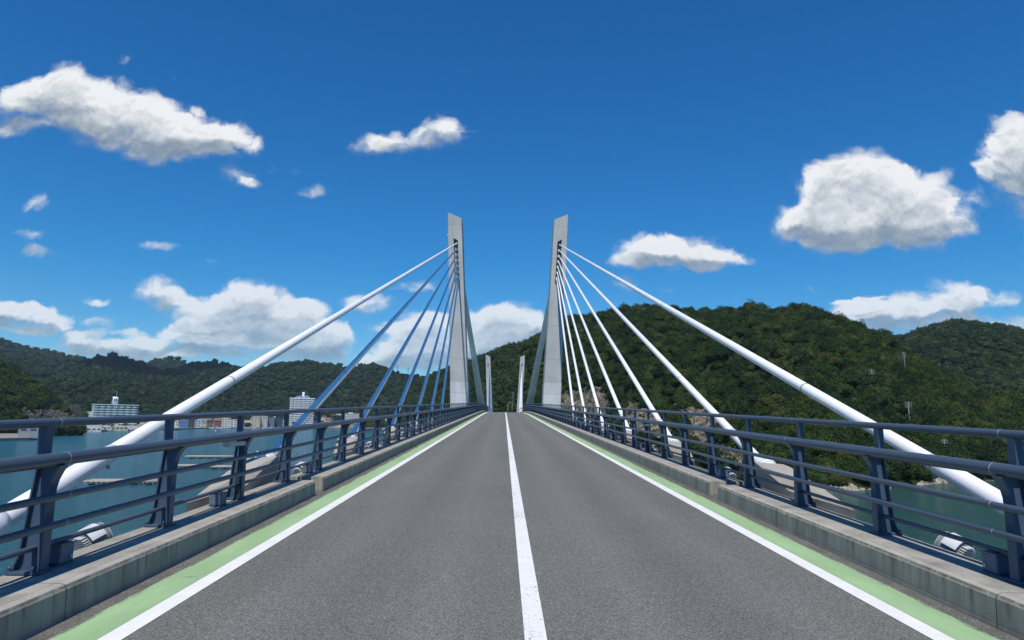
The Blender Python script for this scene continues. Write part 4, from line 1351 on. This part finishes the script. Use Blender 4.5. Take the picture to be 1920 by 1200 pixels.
def build_hotels():
    # teal hotel
    xc = 214; D = town_D(xc) + 55
    base = at_dist(xc, 806, D); root = empty('hotel', (base[0], base[1], LAND_Z), 'wide pale hotel with teal balconies and a round white roof tower', 'hotel', None, facing(xc) + .12)
    k = px_m(D, xc); W = 86 * px_m(D, xc, True); Htop = (806 - 762) * k; n = 10; fh = Htop / n
    MB().box(-W / 2, W / 2, 0, 14, -2, Htop).build('wall', wall_mat((.36, .42, .44)), root)
    for i in range(n):
        z = i * fh
        mb = MB(); bays = 7
        for b in range(bays):
            x0 = -W / 2 + b * W / bays; x1 = x0 + W / bays
            mb.prism([(x0 + .05, -.0), (x0 + .05, -2.3), (x0 + (x1 - x0) * .55, -2.3), (x1 - .05, -1.1), (x1 - .05, -.0)], 'z', z + .05, z + fh * .5)
        mb.build('balcony', wall_mat((.50, .66, .70)), root)
        for b in range(bays):
            x0 = -W / 2 + b * W / bays; x1 = x0 + W / bays
            MB().box(x0 + (x1 - x0) * .42, x0 + (x1 - x0) * .95, -.05, .02, z + fh * .52, z + fh * .93).build('window', M_GLASS, root)
    MB().box(-W / 2 - .3, W / 2 + .3, -2.5, 14.3, Htop + .002, Htop + .9).build('roof', wall_mat((.45, .58, .60)), root)
    R = 5.4 * k
    tw = MB().tube([(-1, 6, Htop + .9), (-1, 6, Htop + 16 * k)], [R, R * .93], 24).build('roof_tower', wall_mat((.74, .76, .80)), root)
    MB().box(-1 - R * 1.35, -1 - R * .9, 4, 8, Htop + 9 * k, Htop + 15.5 * k).build('sign_panel', wall_mat((.02, .03, .16)), tw)
    e = MB(); zc = Htop + 10.5 * k; yy = 6 - R * .98
    for sgn in (-1, 1):
        e.prism([(-1 + sgn * .25, zc + .2), (-1 + sgn * 1.5, zc + .2), (-1 + sgn * 1.1, zc + 1.3), (-1 + sgn * .45, zc + 1.3)], 'y', yy - .2, yy + .5)
        e.box(-1 + min(sgn * .25, sgn * 1.6), -1 + max(sgn * .25, sgn * 1.6), yy - .2, yy + .5, zc - 1.1, zc - .4)
    e.build('emblem', wall_mat((.02, .04, .2)), tw)
    MB().tube([(0, 6, Htop + 16 * k), (0, 6, Htop + 27 * k)], .16, 6).build('antenna', M_STEEL, tw)
    MB().box(-W / 2 - 8, -W / 2 - .02, 1, 12, -2, Htop * .72).build('side_wing', wall_mat((.5, .52, .5)), root)
    MB().box(-W * .1, W * .5, -9, -2.4, -2, 3.2).build('entrance_block', wall_mat((.6, .58, .52)), root)
    # tall white hotel
    xc = 564; D = town_D(xc) + 40
    base = at_dist(xc, 805, D); root = empty('hotel', (base[0], base[1], LAND_Z), 'tall white hotel with stacked balconies and three domes on top', 'hotel', None, facing(xc) - .05)
    k = px_m(D, xc); W = 47 * px_m(D, xc, True); n = 15; Htop = (805 - 752) * k; fh = Htop / n
    MB().box(-W / 2 + .4, W / 2 - .4, 0, 15, -2, Htop).build('wall', wall_mat((.20, .23, .27)), root)
    for i in range(n):
        z = i * fh; mb = MB(); bays = 6
        for b in range(bays):
            x0 = -W / 2 + b * W / bays; x1 = x0 + W / bays
            d0 = -2.6 if b % 2 == 0 else -2.1
            mb.prism([(x0 + .03, .3), (x0 + .03, d0 + .6), (x0 + 1, d0), (x1 - 1, d0), (x1 - .03, d0 + .6), (x1 - .03, .3)], 'z', z + fh * .02, z + fh * .47)
        mb.build('balcony', wall_mat((.74, .76, .78)), root)
        mb = MB()
        for b in range(bays):
            x0 = -W / 2 + b * W / bays; x1 = x0 + W / bays
            mb.box(x0 + .5, x0 + 1.6, -.3, .1, z + fh * .48, z + fh)
        mb.build('pier_wall', wall_mat((.66, .68, .70)), root)
    MB().box(-W / 2 - .4, W / 2 + .4, -2.8, 15.3, Htop + .002, Htop + 1.6).build('roof', wall_mat((.72, .73, .74)), root)
    for xx, r in ((-W * .22, 2.6), (-W * .05, 4.0), (W * .17, 4.0)):
        mb = MB(); N = 12
        pl = [(xx + r * cos(pi * q / N), Htop + 1.602 + r * .95 * sin(pi * q / N)) for q in range(N + 1)]
        dm = mb.prism(pl, 'y', -1.5, 8); o = mb.build('dome', wall_mat((.70, .72, .75)), root)
        pl = [(xx + r * .78 * cos(pi * q / N), Htop + 1.9 + r * .72 * sin(pi * q / N)) for q in range(N + 1)]
        MB().prism(pl, 'y', -1.7, -1.5).build('dome_window', wall_mat((.10, .20, .34)), o)
    MB().tube([(W * .02, 8, Htop + 1.6), (W * .02, 8, Htop + 13 * k)], [2.0, 1.9], 16).build('roof_tower', wall_mat((.74, .75, .77)), root)
build_hotels()

def boat_mesh(L, cabin=True):
    hull = MB(); secs = [(-.5, .30, .0), (-.25, .36, .0), (.1, .36, .02), (.35, .22, .06), (.5, .02, .12)]
    v = []; f = []
    for x, hw, rise in secs:
        v += [(x * L, -hw * L * .42, .09 * L + rise * L), (x * L, -hw * L * .25, -.03 * L), (x * L, hw * L * .25, -.03 * L), (x * L, hw * L * .42, .09 * L + rise * L)]
    for i in range(len(secs) - 1):
        for j in range(4):
            j2 = (j + 1) % 4; f.append((i * 4 + j, i * 4 + j2, (i + 1) * 4 + j2, (i + 1) * 4 + j))
    f += [(0, 1, 2, 3), (19, 18, 17, 16)]
    hull.add(v, f)
    cb = MB().prism([(-.28 * L, .09 * L), (.02 * L, .09 * L), (-.02 * L, .26 * L), (-.25 * L, .26 * L)], 'y', -.1 * L, .1 * L)
    wn = MB().box(-.24 * L, -.03 * L, -.103 * L, .103 * L, .17 * L, .225 * L)
    return hull, cb, wn
BOATS = [(112,813,9,(.62,.64,.66),'white'),(121,812,8,(.1,.2,.45),'blue'),(133,812,7,(.6,.6,.58),'grey'),(160,811,9,(.62,.64,.66),'white'),(178,811,9,(.6,.22,.1),'orange red'),(208,810,10,(.64,.65,.66),'white'),
 (226,810,7,(.55,.5,.3),'cream'),(243,809,8,(.62,.64,.66),'white'),(256,808,7,(.2,.3,.3),'dark green'),(331,807,6,(.06,.06,.07),'black'),(397,803,9,(.66,.66,.66),'white'),(408,803,10,(.66,.67,.68),'white'),
 (419,803,9,(.66,.66,.66),'white'),(429,802.5,9,(.62,.64,.66),'white'),(462,803,8,(.66,.66,.66),'white'),(477,802.5,8,(.62,.6,.5),'cream'),(497,802.5,8,(.66,.66,.66),'white'),(507,802.5,8,(.66,.66,.66),'white'),(521,803,9,(.64,.65,.66),'white'),(545,804,8,(.66,.66,.66),'white'),(708,806,12,(.7,.7,.7),'white'),(752,805,12,(.66,.67,.7),'white')]
SPOT = {112:'at the left quay below the rock face',121:'beside the first white one at the left quay',133:'at the left quay end',160:'before the long white hall',178:'moored left of the teal hotel',208:'in front of the teal hotel palms',226:'under the teal hotel entrance',243:'at the right of the teal hotel quay',256:'near the first cable',331:'alone on the open water right of the first cable',397:'below the dark brown house',408:'below the red brown building',419:'below the white boxy building',429:'below the building with red swooshes',462:'below the quay trees',477:'below the cream three storey building',497:'below the off white terraced building',507:'below the blue grey building',521:'below the dark navy building',545:'below the tall white hotel',708:'seen between railing posts right of the long grey building',752:'seen near the fourth left cable'}
for x, y, L, colr, cn in BOATS:
    D = town_D(x) - (6 if x != 331 else 60)
    d = ray(x, y); q = math.hypot(d[0], d[1])
    P = (EYE[0] + d[0] / q * D, EYE[1] + d[1] / q * D, WATER_Z + .05)
    root = empty('fishing_boat', P, 'small %s fishing boat %s' % (cn, SPOT[x]), 'boat', 'boats of the harbour', facing(x) + random.uniform(-.5, .5) + (pi if x % 2 else 0))
    h, c, w = boat_mesh(L)
    h.build('hull', wall_mat(colr), root)
    if x != 331:
        cbo = c.build('cabin', wall_mat((.68, .68, .67)), root); w.build('cabin_window', M_GLASS, cbo)

# trees in the town, a few palms by the hotel
def town_tree(x, y, r, back, label):
    D = town_D(x) + back; P = at_dist(x, y, D)
    o = empty('broadleaf_tree', (P[0], P[1], max(LAND_Z, P[2])), label, 'tree', 'trees of the town waterfront', x)
    o.scale = (r, r, r * 1.1)
    link('trunk', TRUNK, o); link('crown', CROWNS['near'][int(x) % 6], o)
for x, y, r, bk, lb in ((462,801,5,16,'dark round tree among the quay houses'),(467,800,4.5,20,'smaller tree beside the dark round quay tree'),(686,806,8,25,'bright green bushy tree on the shore right of the long grey building'),(694,806,7,20,'bright green tree on the shore under the blue roof'),(713,804,8,35,'dark green tree right of the shore trees'),
                     (650,801,5,60,'tree behind the tan boathouse'),(735,800,7,60,'tree behind the tan house'),(775,798,8,70,'tree near the right end of town'),(800,797,8,60,'tree beside the cream brown roofed house'),(830,796,10,60,'tree nearest the left tower foot'),(850,794,10,90,'tree seen just beside the left tower'),(155,790,7,60,'olive tree at the left of the teal hotel'),(150,800,6,50,'tree below the olive one left of the teal hotel')):
    town_tree(x, y, r, bk, lb)
def palm(x, y, h, label):
    D = town_D(x) + 12; P = at_dist(x, y, D)
    o = empty('palm_tree', (P[0], P[1], LAND_Z), label, 'palm tree', 'palms in front of the hotels', x)
    MB().tube([(0, 0, -.5), (.1, 0, h * .5), (.15, .1, h)], [.35, .26, .22], 7).build('trunk', M_BARK, o)
    rg = random.Random(int(x)); mb = MB()
    for k in range(22):
        a = rg.uniform(0, 6.28); el = rg.uniform(-.5, 1.0); L = h * rg.uniform(.35, .5)
        p0 = Vector((.15, .1, h)); pts = []
        for q in range(5):
            s = q / 4; pts.append(p0 + Vector((cos(a) * L * s, sin(a) * L * s, L * (el * s - .9 * s * s))))
        n = Vector((-sin(a), cos(a), 0)); v = []; f = []
        for q, p in enumerate(pts):
            wd = .45 * sin(pi * min(1, .15 + .8 * q / 4))
            v += [p - n * wd - Vector((0, 0, wd * .5)), p + Vector((0, 0, .05)), p + n * wd - Vector((0, 0, wd * .5))]
        for q in range(4):
            for j in range(2): f.append((q * 3 + j, q * 3 + j + 1, q * 3 + j + 4, q * 3 + j + 3))
        mb.add(v, f)
    me = mb.mesh('crown', M_LEAF)
    link('crown', me, o)
for x, h, lb in ((209, 7.5, 'tallest palm before the teal hotel'), (219, 5, 'short palm right of the tallest one'), (234, 6, 'palm at the right half of the teal hotel'), (550, 8, 'palm before the tall white hotel')): palm(x, 806, h, lb)

# ------------------------------------------------------------------ oyster rafts and buoys
def build_raft(xa, xb, y, wid, label):
    a = at_z(xa, y, WATER_Z + .3); b = at_z(xb, y, WATER_Z + .3)
    d = Vector(b - a); d.z = 0; L = d.length
    root = empty('oyster_raft', (a[0], a[1], WATER_Z), label, 'raft', 'floating oyster rafts on the bay', atan2(d.y, d.x))
    rg = random.Random(int(xa))
    mb = MB(); n = int(L / .85)
    for k in range(n):
        x = L * (k + .5) / n
        mb.tube([(x, -wid / 2 - rg.uniform(0, .3), .42 + rg.uniform(-.03, .03)), (x + rg.uniform(-.05, .05), wid / 2 + rg.uniform(0, .3), .42)], .13, 6)
    mb.build('cross_poles', material('weathered_bamboo', m_paint, col=(.34, .30, .25), rough=.9, var=.5), root)
    mb = MB()
    for k in range(5):
        yy = -wid / 2 + wid * k / 4
        mb.tube([(-.6, yy, .62), (L * .5, yy + .1, .60), (L + .6, yy, .62)], .11, 8)
    mb.build('long_poles', material('weathered_bamboo', m_paint, col=(.34, .30, .25), rough=.9, var=.5), root)
    mb = MB(); n = max(3, int(L / 2.4))
    for k in range(n):
        for yy in (-wid * .4, wid * .4):
            x = L * (k + .5) / n; mb.tube([(x - .55, yy, .0), (x - .5, yy, .0), (x + .5, yy, .0), (x + .55, yy, .0)], [.15, .26, .26, .15], 8)
    mb.build('floats', M_DARK, root)
build_raft(352, 452, 857, 5, 'farthest oyster raft, a long thin pole deck on the bay')
build_raft(336, 398, 874.5, 4.5, 'shorter oyster raft left of the lamp post')
build_raft(396, 446, 876.5, 4.5, 'oyster raft just behind the lamp post')
build_raft(168, 300, 904, 5, 'nearest oyster raft, seen under the white cable')
def build_buoy(x, y, r, label):
    P = at_z(x, y, WATER_Z + .1)
    mb = MB().tube([(0, 0, -r * .6), (0, 0, -r * .3), (0, 0, r * .4), (0, 0, r * .9)], [r * .5, r, r, r * .35], 12)
    root = empty('buoy', P, label, 'buoy', 'buoys on the bay')
    mb.build('float', wall_mat((.75, .75, .72)), root)
    MB().tube([(0, 0, r * .9), (0, 0, r * 1.9)], r * .12, 6).build('mast', M_STEEL, root)
build_buoy(404, 808, .7, 'white buoy below the brown houses'); build_buoy(483, 847.5, .35, 'small white buoy above the second left anchor block'); build_buoy(495, 813, .5, 'white buoy farther out below the terraced building')

# ------------------------------------------------------------------ utility poles, lamps
def build_pole(x, yb, yt, D, label, arms=3, hill=None):
    if hill:
        Hh = HILL_OBJ[hill]; t = Hh.t_for_pixel(x, yb + 10); Q = Hh.point(x, t); D = math.hypot(Q[0] - EYE[0], Q[1] - EYE[1]) - 5
    P = at_dist(x, yb, D); h = (yb - yt) * D / FPX
    root = empty('utility_pole', P, label, 'utility pole', 'utility poles on the hills', facing(x) + .5)
    MB().tube([(0, 0, -6), (0, 0, h)], [.17, .11], 8).build('pole', M_POLE, root)
    for k in range(arms):
        z = h - .4 - k * h * .11
        mb = MB().box(-.9, .9, -.05, .05, z, z + .10)
        o = mb.build('crossarm', M_POLE, root)
        ins = MB()
        for xx in (-.8, -.4, .4, .8): ins.tube([(xx, 0, z + .10), (xx, 0, z + .34)], .05, 6)
        ins.build('insulators', wall_mat((.3, .3, .3)), o)
for x, yb, yt, D, lb in ((1697,694,664,352,'utility pole highest on the right slope, near the ridge line'),(1636,724,696,332,'utility pole left of the highest one on the right slope'),(1705,786,758,285,'utility pole midway down the right slope'),(1772,846,827,222,'lowest utility pole, just above the shore trees'),
                         (1762,702,684,800,'faint utility pole on the hill behind, far right')):
    build_pole(x, yb, yt, D, lb, 3, 'far_right_hill' if D == 800 else 'near_right_hill')
build_pole(952, 775, 757, 372, 'utility pole beyond the crest between the distant towers', 2)
build_pole(961.5, 768, 736, 420, 'thin tall mast beyond the crest left of the distant right tower', 1)
def build_lamp(x, yb, yt, D, label):
    P = at_dist(x, yb, D); h = (yb - yt) * D / FPX
    root = empty('street_lamp', P, label, 'street lamp', 'street lamps beyond the crest', 0)
    MB().tube([(0, 0, -4), (0, 0, h * .9), (-.3, 0, h), (-1.2, 0, h)], [.1, .07, .06, .05], 8).build('pole', M_STEEL, root)
    MB().bevel_box(-1.8, -1.1, -.16, .16, h - .1, h + .08, .04).build('lamp_head', M_STEEL, root)
build_lamp(960, 775, 755, 350, 'grey street lamp beyond the crest beside the distant right tower')
for x, yb, yt, lb in ((745, 700, 685, 'thin lattice pylon on the far saddle, left one'), (765, 703, 689, 'thin lattice pylon on the far saddle, right one')):
    D = 1960; P = at_dist(x, yb, D); h = (yb - yt) * D / FPX
    root = empty('pylon', P, lb, 'pylon', 'pylons on the far saddle', facing(x))
    mb = MB()
    for sx_ in (-1, 1):
        for sy_ in (-1, 1): mb.tube([(sx_ * 2.2, sy_ * 2.2, -6), (sx_ * .5, sy_ * .5, h)], .22, 5)
    for k in range(6):
        z = h * k / 6; w = 2.2 - 1.7 * k / 6
        mb.tube([(-w, -w, z), (w * .8, -w * .8, z + h / 6)], .12, 4); mb.tube([(w, -w, z), (-w * .8, -w * .8, z + h / 6)], .12, 4)
    mb.build('lattice_mast', M_STEEL, root)
    mb = MB()
    for k in range(3): mb.box(-3.2, 3.2, -.15, .15, h - 1 - 3 * k, h - .6 - 3 * k)
    mb.build('crossarm', M_STEEL, root)

# ------------------------------------------------------------------ air and the cloud overhead
def build_haze():
    mb = MB().box(-3800, 3800, -200, 4200, WATER_Z - 8, 420)
    o = mb.build('haze', None)
    mt = bpy.data.materials.new('sea_haze'); mt.use_nodes = True
    t = NT(mt.node_tree); t.n.remove(t.n['Principled BSDF'])
    v = t.new('ShaderNodeVolumePrincipled')
    v.inputs['Color'].default_value = (.62, .80, 1.0, 1)
    v.inputs['Density'].default_value = HAZE_DENSITY
    v.inputs['Anisotropy'].default_value = .0
    t.l.new(v.outputs[0], t.n['Material Output'].inputs['Volume'])
    o.data.materials.append(mt); tag(o, kind='stuff')
HAZE_DENSITY = 0.000050
build_haze()

def build_cloud():
    # a low cumulus riding high above the bay, out of the picture, whose shade lies on the two dark hills
    rg = random.Random(3)
    bm = bmesh.new()
    H = 1150.0
    for (px, py), n, R0 in (((218, 676), 24, 74), ((396, 682), 22, 66), ((755, 700), 12, 50)):
        Hh = HILL_OBJ['middle_left_hill']; P = Hh.point(px, Hh.t_for_pixel(px, py))
        k = (H - P[2]) / sun_dir.z
        c = Vector(P) + sun_dir * k
        for i in range(n):
            r = R0 * rg.uniform(.35, .75)
            o = Vector((rg.gauss(0, R0 * .75), rg.gauss(0, R0 * .5), abs(rg.gauss(0, R0 * .35))))
            mt = Matrix.Translation(c + o) @ Matrix.Diagonal((1, 1, .7, 1))
            ret = bmesh.ops.create_icosphere(bm, subdivisions=3, radius=r, matrix=mt)
            for v in ret['verts']:
                v.co += (v.co - c - o).normalized() * r * .25 * fbm(v.co.x / 60, v.co.y / 60, v.co.z / 60, 4)
    me = bpy.data.meshes.new('clouds'); bm.to_mesh(me); bm.free()
    me.polygons.foreach_set('use_smooth', [True] * len(me.polygons))
    me.materials.append(wall_mat((.85, .86, .87)))
    tag(link('clouds', me), kind='stuff')
build_cloud()
